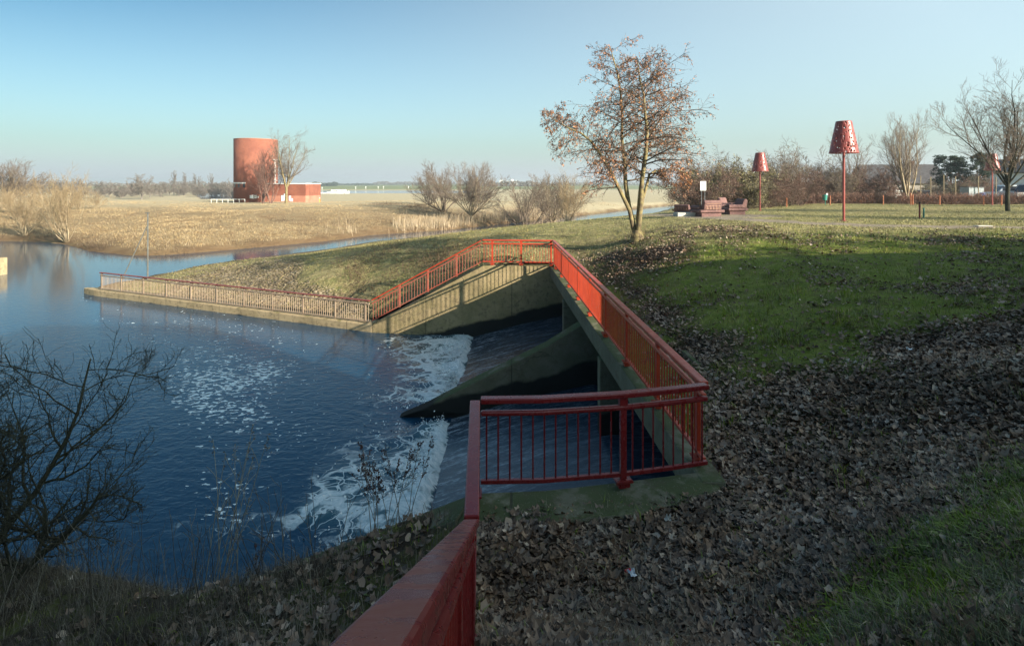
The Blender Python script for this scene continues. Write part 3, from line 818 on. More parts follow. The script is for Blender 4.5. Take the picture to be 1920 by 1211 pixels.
# ------------------------------------------------------------------ railings
def rail_run(name, label, pts, posts, mats, cat='railing', group='red steel railings', step=.128, top=(.115, .06), end_bal=True, mid=True, plate=True, maxb=100, h=1.05, balr=.011, skip_ends=(0, 0)):
    """pts: base polyline (x,y,z of deck). posts: list of arc-length fractions"""
    pts = [np.asarray(q, float) for q in pts]
    seg = [np.linalg.norm((pts[i + 1] - pts[i])[:2]) for i in range(len(pts) - 1)]
    L = sum(seg); cum = np.concatenate([[0], np.cumsum(seg)])
    def at(s):
        i = min(max(int(np.searchsorted(cum, s, 'right') - 1), 0), len(seg) - 1)
        t = (s - cum[i]) / seg[i]
        d = pts[i + 1] - pts[i]
        return pts[i] + d * t, math.atan2(d[1], d[0])
    c0 = np.array(pts[0])
    r = empty(name, c0, label=label, cat=cat, group=group)
    loc = lambda z: [q - c0 + [0, 0, z] for q in pts]
    mtop, mbody = mats
    MB().sweep(loc(h), top[0], top[1]).build('top_rail', mtop, r, .012)
    MB().sweep(loc(h - .15), .072, .06).build('mid_rail', mbody, r, .02)
    MB().sweep(loc(.105), .05, .045).build('bottom_rail', mbody, r, .005)
    for f in posts:
        q, a = at(f * L); q = q - c0
        m = MB(); m.box((q[0], q[1], .47 + q[2]), (.075, .05, .88), a); m.box((q[0], q[1], h - .108 + q[2]), (.10, .055, .097), a)
        o = m.build('post', mbody, r, .004)
        if plate:
            m = MB(); m.box((q[0], q[1], q[2] + .012 + DECK * 0), (.20, .15, .022), a); m.box((q[0], q[1], q[2] - .03), (.14, .10, .06), a)
            m.build('base_plate', mbody, o)
    nb_ = int(L / step)
    S = [(k + .5) * L / nb_ for k in range(nb_)]
    ps = [f * L for f in posts]
    S = [s for s in S if all(abs(s - q) > .05 for q in ps)]
    key = sorted(S, key=lambda s: np.linalg.norm(at(s)[0] - [0, 0, CAMZ]))
    own, rest = key[:maxb], key[maxb:]
    bm = MB().tube([(0, 0, .065), (0, 0, h - .20)], balr, 6).mesh('baluster'); bm.materials.append(mbody)
    for s in own:
        q, a = at(s); o = link('baluster', bm, None, r, tuple(q - c0))
    if rest:
        m = MB()
        for s in rest:
            q, a = at(s); q = q - c0
            m.tube([q + [0, 0, .065], q + [0, 0, h - .20]], balr, 6)
        tag(m.build('baluster_row', mbody, r), kind='stuff')
    return r


cN = np.array([2.40, 6.90, 0]); cC = np.array([-.42, 6.45, 0])
cF = np.array([1.78, 24.2, 0]); cE = np.array([-1.29, 24.5, 0])
R1, R2 = (M['red'], M['red']), (M['rail_top_old'], M['rail_tan'])
# front cross railing (gently bowed)
rail_run('steel_railing', 'short dark red railing in the shade across the front, with thin round balusters', [cC + [.06, 0, 0], (.35, 6.475, 0), (1.31, 6.62, 0), (1.9, 6.76, 0), cN], [.60], (M['red_shaded'], M['red_shaded']), step=.128)
# headwall railing
rail_run('steel_railing', 'long bright red railing along the headwall, receding toward the meadow', [cN + [-.01, .07, 0], cF + [.01, -.06, 0]], [.012, .115, .235, .355, .475, .595, .715, .835, .95], R1, step=.128)
rail_run('steel_railing', 'far level orange red railing at the top of the wing wall', [cF, cE], [.03, .45, .86], R1, step=.128)
W0 = np.array([-6.42, 25.42, -2.85])
rail_run('steel_railing', 'sloping red railing that descends along the far wing wall', [cE + [-.06, .01, -.03], cE * .5 + W0 * .5 + [0, .03, 0], W0 + [.06, -.01, .03]], [.22, .48, .74], (M['red'], M['red_fade']), step=.13, plate=False)
Wt = np.array([-24.6, 33.45, -2.86])
rail_run('steel_railing', 'long low weathered railing with tan bars along the guide wall in the river', [W0 + [-.05, .02, 0], Wt], [0.012] + [k / 10 for k in range(1, 10)] + [.992], R2, step=.125, plate=False, balr=.013)
# side railing toward the camera, level then climbing the stair beside the photographer
rail_run('steel_railing', 'shaded dark red side railing with a wide flat top running toward the camera', [cC + [0, -.07, 0], (-.30, 4.16, 0)], [.02, .96], (M['red_shaded'], M['red_shaded']), step=.128)
rail_run('steel_railing', 'closest shaded dark red railing climbing steeply past the camera at the bottom', [(-.30, 4.12, 0), (-.185, .62, 1.93), (-.16, .05, 2.24)], [.02, .40, .78], (M['red_shaded'], M['red_shaded']), step=.115, plate=False)

# ------------------------------------------------------------------ trees
def norm(v): return v / (np.linalg.norm(v, axis=-1, keepdims=True) + 1e-9)


def curve_paths(R, S, Dr, L, Pn, up=0.0, wob=.2, droop=0.0):
    """M branches grown from starts S along directions Dr; up >0 bends upward, droop bends the tips down"""
    S, Dr, L = np.asarray(S, float), norm(np.asarray(Dr, float)), np.asarray(L, float)
    pts = [S]; d = Dr
    st = L[:, None] / (Pn - 1)
    for i in range(Pn - 1):
        t = i / max(1, Pn - 2)
        d = norm(d + np.array([0, 0, 1.0]) * (up - droop * t * 2) / (Pn - 1) * 2 + R.normal(0, wob, d.shape) * (1.6 / math.sqrt(Pn)))
        pts.append(pts[-1] + d * st)
    return np.stack(pts, 1)


def taper(r0, Pn, tip=.25):
    return np.asarray(r0, float)[:, None] * np.linspace(1, tip, Pn)[None, :]


def children(R, paths, radii, n, t0, t1, ang, lenf, rf, Pn, up=0., wob=.2, droop=0., tip=.25, flat=None, minr=.002, fall=.45):
    N_, Pp, _ = paths.shape
    idx = np.repeat(np.arange(N_), n)
    Mn = len(idx)
    t = t0 + (t1 - t0) * ((np.tile(np.arange(n), N_) + R.uniform(0, 1, Mn)) / n)
    x = t * (Pp - 1); i = np.minimum(x.astype(int), Pp - 2); f = (x - i)[:, None]
    pos = paths[idx, i] * (1 - f) + paths[idx, i + 1] * f
    tan = norm(paths[idx, i + 1] - paths[idx, i])
    rr = radii[idx, i] * (1 - f[:, 0]) + radii[idx, i + 1] * f[:, 0]
    v = R.normal(0, 1, (Mn, 3))
    if flat is not None: v = v * np.asarray(flat)
    perp = norm(v - tan * (v * tan).sum(1, keepdims=True))
    a = np.radians(R.uniform(ang[0], ang[1], Mn))[:, None]
    d = np.cos(a) * tan + np.sin(a) * perp
    plen = np.linalg.norm(np.diff(paths, axis=1), axis=2).sum(1)
    L = plen[idx] * R.uniform(lenf[0], lenf[1], Mn) * (1.0 - fall * t)
    p = curve_paths(R, pos, d, L, Pn, up, wob, droop)
    return p, np.maximum(taper(rr * rf, Pn, tip), minr)


def tubes(paths, radii, k=3):
    Mn, Pn, _ = paths.shape
    tan = np.gradient(paths, axis=1) if Pn > 2 else np.repeat((paths[:, 1:] - paths[:, :1]), 2, 1)
    tan = norm(tan)
    mean = norm(paths[:, -1] - paths[:, 0])
    ref = np.where(np.abs(mean[:, 2:3]) < .75, np.array([[0, 0, 1.0]]), np.array([[1.0, .2, 0]]))[:, None, :]
    A_ = norm(np.cross(tan, ref)); B_ = np.cross(tan, A_)
    w = 2 * PI * np.arange(k) / k
    V = paths[:, :, None, :] + radii[:, :, None, None] * (A_[:, :, None, :] * np.cos(w)[None, None, :, None] + B_[:, :, None, :] * np.sin(w)[None, None, :, None])
    base = (np.arange(Mn) * Pn * k)[:, None, None] + (np.arange(Pn - 1) * k)[None, :, None]
    j = np.arange(k)[None, None, :]; j2 = (np.arange(k) + 1)[None, None, :] % k
    F = np.stack([base + j, base + j2, base + k + j2, base + k + j], -1).reshape(-1, 4)
    return V.reshape(-1, 3), F


class TM:                                 # collects tube batches and leaf quads
    def __init__(s): s.V, s.F, s.n = [], [], 0

    def add(s, V, F):
        s.V.append(V); s.F.append(F + s.n); s.n += len(V)

    def tubes(s, lv, k): s.add(*tubes(lv[0], lv[1], k)); return s

    def quads(s, R, C, size, asp=.6, droop=None):
        n = len(C)
        a = norm(R.normal(0, 1, (n, 3)))
        if droop is not None: a = norm(a * .8 + np.array([0, 0, -droop]))
        b = norm(np.cross(a, R.normal(0, 1, (n, 3))))
        sz = size * R.uniform(.6, 1.3, (n, 1))
        a, b = a * sz, b * sz * asp
        V = np.stack([C - b * .5, C + a * .5 - b * .1 + b * 0, C + b * .5 + a * .05, C - a * .5 + b * .1], 1).reshape(-1, 3)
        F = np.arange(n * 4).reshape(-1, 4)
        s.add(V, F); return s

    def mesh(s, name, mat, smooth=False):
        me = np_mesh(name, np.concatenate(s.V), [np.concatenate(s.F)], smooth)
        me.materials.append(mat); return me


def pts_on(R, lv, n):
    paths = lv[0]
    i = R.integers(0, len(paths), n); x = R.uniform(0.1, 1, n) * (paths.shape[1] - 1)
    k = np.minimum(x.astype(int), paths.shape[1] - 2); f = (x - k)[:, None]
    return paths[i, k] * (1 - f) + paths[i, k + 1] * f


def plant(name, meshes, loc, rz=0., sc=1.0, label=None, cat='tree', group=None):
    e = empty(name, loc, rz, label, cat, group, sc)
    for nm, me in meshes: link(nm, me, None, e)
    return e


def willow(seed, h=6.5, stems=13, spread=48, n1=9, n2=7, n3=3, r0=.10, mats=('twig_pale', 'twig_willow'), up=.35, rmin=.010, trunk=0.0, wob=.16):
    R = np.random.default_rng(seed)
    az = R.uniform(0, 2 * PI, stems); el = np.radians(R.uniform(4, spread, stems))
    Dr = np.stack([np.sin(el) * np.cos(az), np.sin(el) * np.sin(az), np.cos(el)], 1)
    S = np.stack([np.cos(az) * .15, np.sin(az) * .15, np.full(stems, trunk - .1)], 1)
    L = h * R.uniform(.72, 1.02, stems)
    a0 = curve_paths(R, S, Dr, L, 7, up, wob); l0 = (a0, np.maximum(taper(R.uniform(.6, 1.0, stems) * r0, 7, .15), rmin))
    l1 = children(R, *l0, n1, .18, .97, (15, 42), (.35, .6), .55, 5, up, .18, minr=rmin)
    l2 = children(R, *l1, n2, .15, 1., (14, 45), (.4, .7), .7, 4, up * .8, .2, minr=rmin * .8)
    t = TM().tubes(l0, 5)
    if trunk: t.tubes((np.array([[[0, 0, -.4], [0, 0, trunk * .5], [0, 0, trunk + .15]]]), np.array([[r0 * 2.6, r0 * 2.2, r0 * 2.5]])), 9)
    cme = TM().tubes(l1, 3).tubes(l2, 3)
    if n3: cme.tubes(children(R, *l2, n3, .2, 1., (15, 50), (.4, .8), .7, 3, up * .6, .2, minr=rmin * .7), 3)
    return [('trunk', t.mesh('trunk', M[mats[0]], True)), ('crown', cme.mesh('crown', M[mats[1]]))]


def std_tree(seed, h=9, fork=.28, r0=.16, stems=7, spread=38, n1=8, n2=7, n3=4, mats=('bark', 'twig_grey'), up=.3, rmin=.012, wob=.15, lf=(.35, .62)):
    """bare tree: one bole that forks into ascending limbs"""
    R = np.random.default_rng(seed)
    zf = h * fork
    bole = np.array([[[0, 0, -.4], [R.normal(0, .04), R.normal(0, .04), zf * .5], [0, 0, zf], [0.05, 0, zf + h * .06]]])
    br = np.array([[r0 * 1.25, r0, r0 * .95, r0 * .75]])
    az = np.arange(stems) * 2.4 + R.uniform(0, .8, stems); el = np.radians(np.linspace(6, spread, stems) + R.uniform(-4, 4, stems))
    Dr = np.stack([np.sin(el) * np.cos(az), np.sin(el) * np.sin(az), np.cos(el)], 1)
    S = np.stack([np.zeros(stems), np.zeros(stems), zf * R.uniform(.82, 1.06, stems)], 1)
    L = (h - zf) * R.uniform(.78, 1.02, stems) * np.linspace(1.0, .85, stems)
    a0 = curve_paths(R, S, Dr, L, 8, up, wob); l0 = (a0, np.maximum(taper(np.linspace(.66, .42, stems) * r0, 8, .12), rmin))
    l1 = children(R, *l0, n1, .12, .97, (22, 55), lf, .55, 6, up, .2, minr=rmin)
    l2 = children(R, *l1, n2, .15, 1., (20, 55), (.35, .65), .65, 4, up * .6, .22, minr=rmin * .8)
    t = TM().tubes((bole, br), 10).tubes(l0, 6)
    cme = TM().tubes(l1, 4).tubes(l2, 3)
    if n3: cme.tubes(children(R, *l2, n3, .2, 1., (20, 55), (.4, .75), .7, 3, up * .4, .25, minr=rmin * .7), 3)
    return [('trunk', t.mesh('trunk', M[mats[0]], True)), ('crown', cme.mesh('crown', M[mats[1]]))]


# --- alder on the bank, five stems, rusty leaves still hanging
def alder():
    R = np.random.default_rng(21)
    d0 = 24.5; s = d0 / FPX / 2.953
    def C(x, y, dy): return np.array([(x - 645) * s, dy, (1172 - y) * s * .955])
    stems = [([(640, 1180, 0), (632, 1110, 0), (600, 1000, -.1), (545, 880, -.2), (490, 770, -.3), (432, 680, -.4), (385, 605, -.5), (320, 560, -.6), (245, 530, -.7), (190, 490, -.75), (130, 452, -.8)], .115),
             ([(645, 1180, 0), (628, 1090, .1), (606, 980, .2), (590, 850, .25), (580, 720, .3), (572, 580, .3), (566, 440, .25), (556, 320, .2), (538, 210, .1), (515, 120, .1), (500, 50, .1)], .135),
             ([(650, 1180, 0), (655, 1090, -.1), (660, 960, -.15), (668, 820, -.2), (680, 680, -.2), (688, 540, -.2), (685, 420, -.15), (676, 330, -.1), (660, 250, -.1), (650, 180, -.1), (640, 120, -.1)], .135),
             ([(655, 1180, 0), (668, 1060, .3), (690, 940, .5), (712, 860, .6), (735, 790, .7), (765, 772, .8), (810, 764, .9), (860, 757, 1.0), (900, 758, 1.05), (940, 775, 1.1), (970, 800, 1.1)], .085),
             ([(652, 1180, 0), (664, 1050, .4), (678, 900, .7), (695, 780, .9), (715, 690, 1.0), (738, 600, 1.15), (770, 520, 1.3), (810, 470, 1.4), (850, 420, 1.5), (890, 350, 1.5), (915, 300, 1.5)], .075)]
    p0 = np.stack([[C(*q) for q in pts] for pts, r in stems]); r0 = np.stack([np.maximum(r * np.linspace(1, .1, 11), .012) for pts, r in stems])
    p0[:, :, :2] += R.normal(0, .03, p0[:, :, :2].shape)
    l0 = (p0, r0)
    fl = (1, .8, .35)
    la = children(R, p0[:3], r0[:3], 32, .30, .99, (52, 88), (.27, .42), .42, 7, .06, .12, .26, minr=.007, flat=fl, fall=.68)
    lb = children(R, p0[3:], r0[3:], 17, .34, .99, (45, 85), (.18, .33), .5, 7, .10, .12, .26, minr=.007, flat=fl)
    lc = children(R, p0[1:3], r0[1:3], 12, .34, .72, (55, 85), (.34, .46), .42, 7, .10, .12, .22, minr=.008, flat=(1, .7, .3))
    l1 = (np.concatenate([la[0], lb[0], lc[0]]), np.concatenate([la[1], lb[1], lc[1]]))
    l2 = children(R, *l1, 11, .15, 1., (25, 65), (.32, .6), .6, 5, .0, .18, .22, minr=.0055)
    l3 = children(R, *l2, 4, .2, 1., (25, 65), (.4, .8), .7, 3, -.1, .2, .1, minr=.0045)
    tr = TM().tubes(l0, 8)
    # root flare and sucker shoots
    sh = 26; az = R.uniform(0, 2 * PI, sh)
    sd = np.stack([np.cos(az) * .7, np.sin(az) * .7, R.uniform(.4, 1.2, sh)], 1)
    sp = curve_paths(R, np.stack([np.cos(az) * .12, np.sin(az) * .12, np.full(sh, -.05)], 1), sd, R.uniform(.4, 1.0, sh), 4, .3, .2)
    tr.tubes((np.array([[[0, 0, -.5], [0, 0, .12], [0, 0, .45]]]), np.array([[.36, .29, .20]])), 12)
    tr.tubes((sp, taper(np.full(sh, .009), 4)), 4)
    cr = TM().tubes(l1, 4).tubes(l2, 3).tubes(l3, 3)
    pp = np.concatenate([pts_on(R, l3, 13500), pts_on(R, l2, 3500)])
    pp += R.normal(0, .025, pp.shape) + [0, 0, -.03]
    lf = TM().quads(R, pp, .072, .6, droop=.6)
    return [('trunk', tr.mesh('trunk', M['bark_moss'], True)), ('crown', cr.mesh('crown', M['bark'])), ('leaves', lf.mesh('leaves', M['alder_leaf']))]


b0 = P(1197, 452, 1.0)
plant('alder_tree', alder(), (b0[0], 24.5, hz(b0[0], 24.5) + .02), label='tall multi stemmed tree with sparse rusty leaves on the bank beyond the headwall')

# --- dark crooked thicket at the lower left
def near_bush():
    R = np.random.default_rng(8)
    S = np.array([[0, 0, -.3], [.12, .1, -.3], [-.5, .2, -.3], [-.2, .3, -.3], [.25, .15, -.2], [-.8, -.2, -.3], [-1.1, .2, -.3], [-.35, -.1, -.3]])
    Dr = np.array([[.08, 0, 1], [.14, .1, 1], [-.3, .1, 1], [-.05, .3, 1], [.38, -.1, .9], [-.1, -.1, 1], [-.2, .1, 1], [.15, -.2, 1]])
    a0 = curve_paths(R, S, Dr, np.array([3.3, 3.0, 3.2, 3.3, 2.4, 3.1, 3.2, 2.6]), 10, .1, .22)
    l0 = (a0, taper([.085, .07, .065, .055, .05, .06, .06, .05], 10, .2))
    l1 = children(R, *l0, 13, .18, .98, (35, 85), (.35, .7), .6, 8, .2, .36, minr=.007)
    l2 = children(R, *l1, 10, .12, 1., (30, 80), (.3, .7), .6, 6, .25, .38, minr=.004)
    l3 = children(R, *l2, 8, .12, 1., (30, 75), (.35, .8), .7, 4, .3, .34, minr=.0024)
    t = TM().tubes(l0, 7); c = TM().tubes(l1, 5).tubes(l2, 4).tubes(l3, 3)
    return [('trunk', t.mesh('trunk', M['bark_dark'], True)), ('crown', c.mesh('crown', M['bark_dark']))]


nbm = near_bush()
plant('bare_bush', nbm, (-6.95, 7.1, hz(-6.95, 7.1) - .05), label='dark leafless crooked bush on the near bank at the lower left', cat='bush')

# --- right hand bare trees
x, y = D(1890, 392, 40)[:2]
park = std_tree(31, 10.2, .165, .25, 8, 52, 9, 8, 4, ('bark_dark', 'twig_grey'), .45, .010, .2)
plant('bare_tree', std_tree(131, 10.6, .21, .15, 11, 52, 11, 9, 5, ('bark_dark', 'twig_grey'), .30, .009, .17), (x, y, hz(x, y)), rz=.5, sc=.88, label='bare tree with a dark trunk on the meadow at the right edge')
x, y = D(1702, 378, 66)[:2]
plant('bare_tree', willow(33, 10.6, 11, 30, 9, 7, 4, .17, ('twig_pale', 'twig_grey'), .3, .012, .6), (x, y, hz(x, y)), sc=.84, label='bare tree with a broad round vase of branches behind the low hedge')
x, y = D(1600, 372, 76)[:2]
plant('bare_tree', std_tree(35, 9.0, .2, .14, 7, 48, 8, 6, 3, ('bark', 'twig_grey'), .3, .012), (x, y, hz(x, y)), label='thin bare tree behind the middle lamp, above the thicket')

# --- willows on the far bank
wA = willow(41, 6.8, 15, 50, 9, 6, 3, .075, up=.26, rmin=.009)
wB = willow(42, 6.3, 22, 64, 11, 8, 3, .085, ('twig_pale', 'twig_grey'), .10, .011, .9, .12)
wC = willow(43, 6.2, 9, 52, 11, 9, 4, .11, ('bark', 'twig_grey'), .12, .011, 0, .2)
wl = [(wA, 125, 428, 62, 6.4, 'bare yellowish bush willow rooted at the water edge, leftmost large one'), (wA, 45, 420, 66, 4.6, 'lower spreading bush willow left of the large yellowish willow'),
      (wB, 884, 392, 88, 7.9, 'round crowned pollard willow standing alone on the far bank'), (wC, 832, 383, 100, 7.8, 'thin bare willow just left of the round pollard willow'),
      (wC, 806, 366, 120, 6.2, 'small dense bare tree behind the thin willow, nearer the far river'),
      (wC, 985, 396, 84, 7.6, 'forked bare tree on the far bank right of the round willow'), (wB, 1035, 394, 90, 7.2, 'hazy bare willow behind the forked bare tree'),
      (wA, 1062, 410, 72, 5.6, 'slender pale willow bush by the creek left of the rusty tree')]
for k, (ms, u, v, d, h, lab) in enumerate(wl):
    x, y = D(u, v, d)[:2]
    plant('willow_tree', ms, (x, y, hz(x, y) - .05), rz=k * 1.3, sc=h / 6.3, label=lab, cat='tree', group='willows on the far bank')
x, y = D(8, 378, 96)[:2]
plant('willow_tree', wB, (x, y, hz(x, y)), rz=2., sc=1.15, label='tall bare willow cut by the left edge of the view', group='willows on the far bank')
for k, (u, v, d, s) in enumerate([(20, 395, 86, .66), (62, 392, 88, .6), (100, 392, 92, .66), (150, 390, 95, .68), (178, 388, 100, .5), (35, 405, 78, .5)]):
    x, y = D(u, v, d)[:2]
    plant('willow_bush', wA, (x, y, hz(x, y) - .1), rz=k * 2.1, sc=(s * 1.1, s * 1.1, s * .85), label='low orange brown willow bush in the thicket behind the left bank willows', cat='bush', group='willow bushes behind the left bank')
# trees by the tower
tA = willow(51, 10.2, 6, 28, 8, 7, 4, .17, ('twig_red', 'twig_red'), .25, .016, 0, .12)
tB = std_tree(52, 15.8, .2, .30, 7, 34, 10, 8, 4, ('bark_moss', 'twig_grey'), .2, .016, .16)
for u, ms, h, rz, lab in ((492, tA, 1.0, 0, 'dark red bare tree in front of the brick tower, left stem pair'), (508, tA, .98, 2.0, 'dark bare tree in front of the tower edge, right of the red one'), (537, tB, 1.0, 1., 'tall bare tree with hanging twigs beside the brick tower')):
    x, y = D(u, 378, 124)[:2]
    plant('bare_tree', ms, (x, y, hz(x, y)), rz=rz, sc=h, label=lab)

# --- thicket on the right: dense shrubs, three kinds shared
def shrub(seed, h, w, leaf, nleaf, mats, lsize=.11):
    R = np.random.default_rng(seed)
    st = 15
    az = R.uniform(0, 2 * PI, st); rad = R.uniform(0, .38, st) * w
    S = np.stack([np.cos(az) * rad, np.sin(az) * rad, np.full(st, -.2)], 1)
    Dr = np.stack([np.cos(az) * .45, np.sin(az) * .45, np.full(st, .9)], 1)
    l0 = (curve_paths(R, S, Dr, h * R.uniform(.6, .98, st), 6, .15, .25), taper(np.full(st, .05), 6, .2))
    l1 = children(R, *l0, 9, .1, 1., (25, 75), (.35, .65), .6, 5, .1, .3, minr=.012)
    l2 = children(R, *l1, 8, .1, 1., (25, 75), (.35, .7), .7, 4, .05, .3, minr=.009)
    t = TM().tubes(l0, 4).tubes(l1, 3); c = TM().tubes(l2, 3)
    c.tubes(children(R, *l2, 4, .1, 1., (25, 75), (.4, .9), .7, 3, .08, .3, minr=.007), 3)
    pp = pts_on(R, l2, nleaf) + R.normal(0, .12, (nleaf, 3))
    return [('stems', t.mesh('stems', M[mats[0]])), ('twigs', c.mesh('twigs', M[mats[1]])), ('leaves', TM().quads(R, pp, lsize, .6).mesh('leaves', M[leaf]))]


sA, sB, sC = shrub(61, 4.6, 5.0, 'shrub_leaf', 12000, ('bark', 'twig_grey'), .13), shrub(62, 4.8, 5.0, 'shrub_red', 3000, ('bark', 'twig_red')), shrub(63, 5.2, 4.2, 'shrub_leaf', 1500, ('bark', 'twig_grey'), .1)
sh = [(1300, 386, 60, sB, 1.05, 'red brown shrub at the left end of the thicket behind the sign'), (1322, 386, 56, sB, .95, 'red brown shrub right behind the white sign'), (1350, 386, 60, sA, 1.25, 'dense olive shrub behind the stone armchairs'),
      (1335, 380, 76, sC, 1.5, 'tall grey twiggy shrub rising behind the sign'), (1385, 386, 62, sA, 1.2, 'dense olive green shrub left of the smaller lamp'), (1418, 386, 66, sA, 1.1, 'olive brown shrub right behind the smaller lamp'),
      (1455, 384, 68, sC, 1.3, 'grey brown shrub right of the smaller lamp'), (1490, 382, 70, sC, 1.42, 'tallest rounded shrub between the two lamps'), (1478, 384, 62, sB, .92, 'low dark shrub under the tallest rounded shrub'),
      (1525, 382, 70, sB, 1.1, 'brown shrub behind the litter bin'), (1556, 382, 68, sC, 1.05, 'grey brown shrub left of the taller lamp'), (1585, 381, 70, sB, 1.0, 'brown shrub right behind the taller lamp pole'),
      (1618, 381, 69, sB, 1.0, 'reddish brown shrub right of the taller lamp'), (1648, 380, 70, sB, .98, 'reddish brown shrub at the right end of the thicket'), (1440, 384, 60, sB, .8, 'small dark shrub at the meadow edge beside the smaller lamp'),
      (1410, 384, 58, sA, .72, 'small olive shrub low behind the stone armchairs')]
for k, (u, v, d, ms, s, lab) in enumerate(sh):
    x, y = D(u, v, d)[:2]
    plant('shrub', ms, (x, y, hz(x, y) - .15), rz=k * 1.7, sc=s, label=lab, cat='shrub', group='shrubs of the thicket beyond the meadow')

# low clipped hedge with dry leaves
def hedge(p0, p1, h, w, n, name, label):
    R = np.random.default_rng(71)
    p0, p1 = np.array(p0), np.array(p1)
    t = R.uniform(0, 1, n)
    C = p0 + (p1 - p0) * t[:, None]
    zz = height(C[:, 0], C[:, 1])
    C = np.stack([C[:, 0], C[:, 1], zz], 1)
    e = empty(name, tuple(np.append(p0, hz(*p0))), label=label, cat='hedge')
    o = np.append(p0, hz(*p0))
    S = C - o + np.stack([R.normal(0, w * .2, n), R.normal(0, w * .3, n), R.uniform(-.1, h * .5, n)], 1)
    Dr = R.normal(0, .55, (n, 3)) + [0, 0, .75]
    l0 = (curve_paths(R, S, Dr, R.uniform(.35, .75, n) * h, 4, .1, .3), taper(np.full(n, .014), 4, .4))
    link('twigs', TM().tubes(l0, 3).mesh('twigs', M['twig_red']), None, e)
    pp = pts_on(R, l0, n * 2) + R.normal(0, .06, (n * 2, 3))
    pp = pp[pp[:, 2] < h * 1.08 + 2]
    link('leaves', TM().quads(R, pp, .10, .6).mesh('leaves', M['hedge_leaf']), None, e)


q0, q1 = D(1500, 383, 66)[:2], D(1990, 384, 62)[:2]
hedge(q0, q1, 1.4, .9, 8000, 'clipped_hedge', 'low clipped hedge of dry brown leaves along the far side of the meadow')
# conifers
def conifer(seed, h, w, n=46):
    R = np.random.default_rng(seed)
    l0 = (np.array([[[0, 0, -.3], [.05, 0, h * .5], [0, 0, h]]]), np.array([[.18, .1, .02]]))
    l1 = children(R, *l0, n * 2, .08, .99, (70, 100), (w * .8, w), .3, 5, -.02, .1, .12, minr=.012, flat=(1, 1, .1))
    tt = np.linspace(0, 1, 5)
    l2 = children(R, *l1, 9, .15, 1., (25, 55), (.35, .5), .6, 3, 0, .12, .1, minr=.010, flat=(1, 1, .3))
    pp = pts_on(R, l2, n * 420) + R.normal(0, .09, (n * 420, 3)) + [0, 0, -.05]
    return [('trunk', TM().tubes(l0, 7).tubes(l1, 3).mesh('trunk', M['bark'])), ('crown', TM().quads(R, pp, .24, .35, droop=.3).mesh('crown', M['needle']))]


cA = conifer(81, 7.4, .42)
for u, v, d, s, rz, lab in ((1782, 366, 92, (1.25, 1.25, .95), 0, 'broad dark evergreen behind the silver shed'), (1832, 366, 88, (.72, .72, .98), 1.4, 'narrow dark conifer left of the farthest lamp'), (1610, 366, 100, (.4, .4, .55), 2, 'small dark conifer at the left end of the grey roof')):
    x, y = D(u, v, d)[:2]
    plant('conifer_tree', cA, (x, y, hz(x, y)), rz=rz, sc=s, label=lab, cat='conifer', group='conifers behind the meadow')
for k, (u, d, s) in enumerate([(1760, 84, .6), (1800, 80, .55), (1830, 82, .8), (1812, 84, .75), (1722, 82, .55)]):
    x, y = D(u, 372, d)[:2]
    plant('garden_shrub', [sA, sB, sC][(k + 2) % 3], (x, y, hz(x, y) - .1), rz=k, sc=s, label=['low brown shrub below the broad evergreen', 'low reddish shrub left of the silver shed', 'upright olive brown shrub below the narrow conifer', 'twiggy tan shrub above the silver shed', 'low shrub right of the vase shaped tree'][k], cat='shrub')

# --- far tree lines
fw = [std_tree(91, 9, .14, .2, 11, 66, 9, 8, 4, ('far_wood', 'far_wood'), .12, .035, .18), std_tree(92, 9, .16, .2, 10, 70, 9, 9, 4, ('far_wood', 'far_wood'), .08, .035, .2), willow(93, 8, 18, 68, 9, 8, 4, .12, ('far_wood', 'far_wood'), .12, .035)]
fpop = std_tree(94, 16, .08, .2, 9, 9, 12, 7, 3, ('far_wood', 'far_wood'), .5, .035, .06, (.10, .2))
k = 0
R = np.random.default_rng(95)
for u, d, s in [(185, 225, .75), (205, 250, .7), (228, 240, .65), (266, 215, 1.05), (281, 240, .8), (248, 260, .7), (300, 260, .75), (318, 280, .8), (345, 290, .75), (362, 300, .8), (380, 290, .8), (398, 300, .85), (415, 300, .95), (430, 290, 1.0), (438, 280, .9), (155, 230, .8), (135, 240, .8), (110, 240, .9), (75, 240, .9), (50, 240, 1.), (30, 240, .9), (215, 270, .75), (335, 270, .7), (372, 260, .6)]:
    x, y = D(u, 370, d)[:2]
    plant('distant_tree', fw[k % 3], (x, y, hz(x, y) - .3), rz=k * 1.1, sc=s * (.92 + .2 * R.uniform()), label='bare grey brown tree in the distant row left of the tower', group='distant trees left of the tower'); k += 1
for u, d, s in [(326, 300, .86), (347, 310, .8), (366, 320, .78), (374, 330, .7), (396, 330, .85)]:
    x, y = D(u, 368, d)[:2]
    plant('poplar_tree', fpop, (x, y, hz(x, y) - .3), rz=u, sc=s, label='slim distant poplar standing above the tree row left of the tower', cat='poplar', group='distant poplars left of the tower')
def far_clump(seed, L, h, n):
    R = np.random.default_rng(seed)
    t = TM()
    nb_ = max(3, int(L / (h * .9)))
    C = []
    for i in range(nb_):
        cx_, hh = (i + .5) / nb_ * L - L / 2, h * R.uniform(.6, 1.0)
        q = R.normal(0, 1, (n // nb_, 3)); q = q / np.linalg.norm(q, axis=1, keepdims=True) * R.uniform(.5, 1, (n // nb_, 1)) ** .5
        C.append(q * [L / nb_ * .75, h * .5, hh * .5] + [cx_, 0, hh * .5])
    return t.quads(R, np.concatenate(C), h * .16, .8)
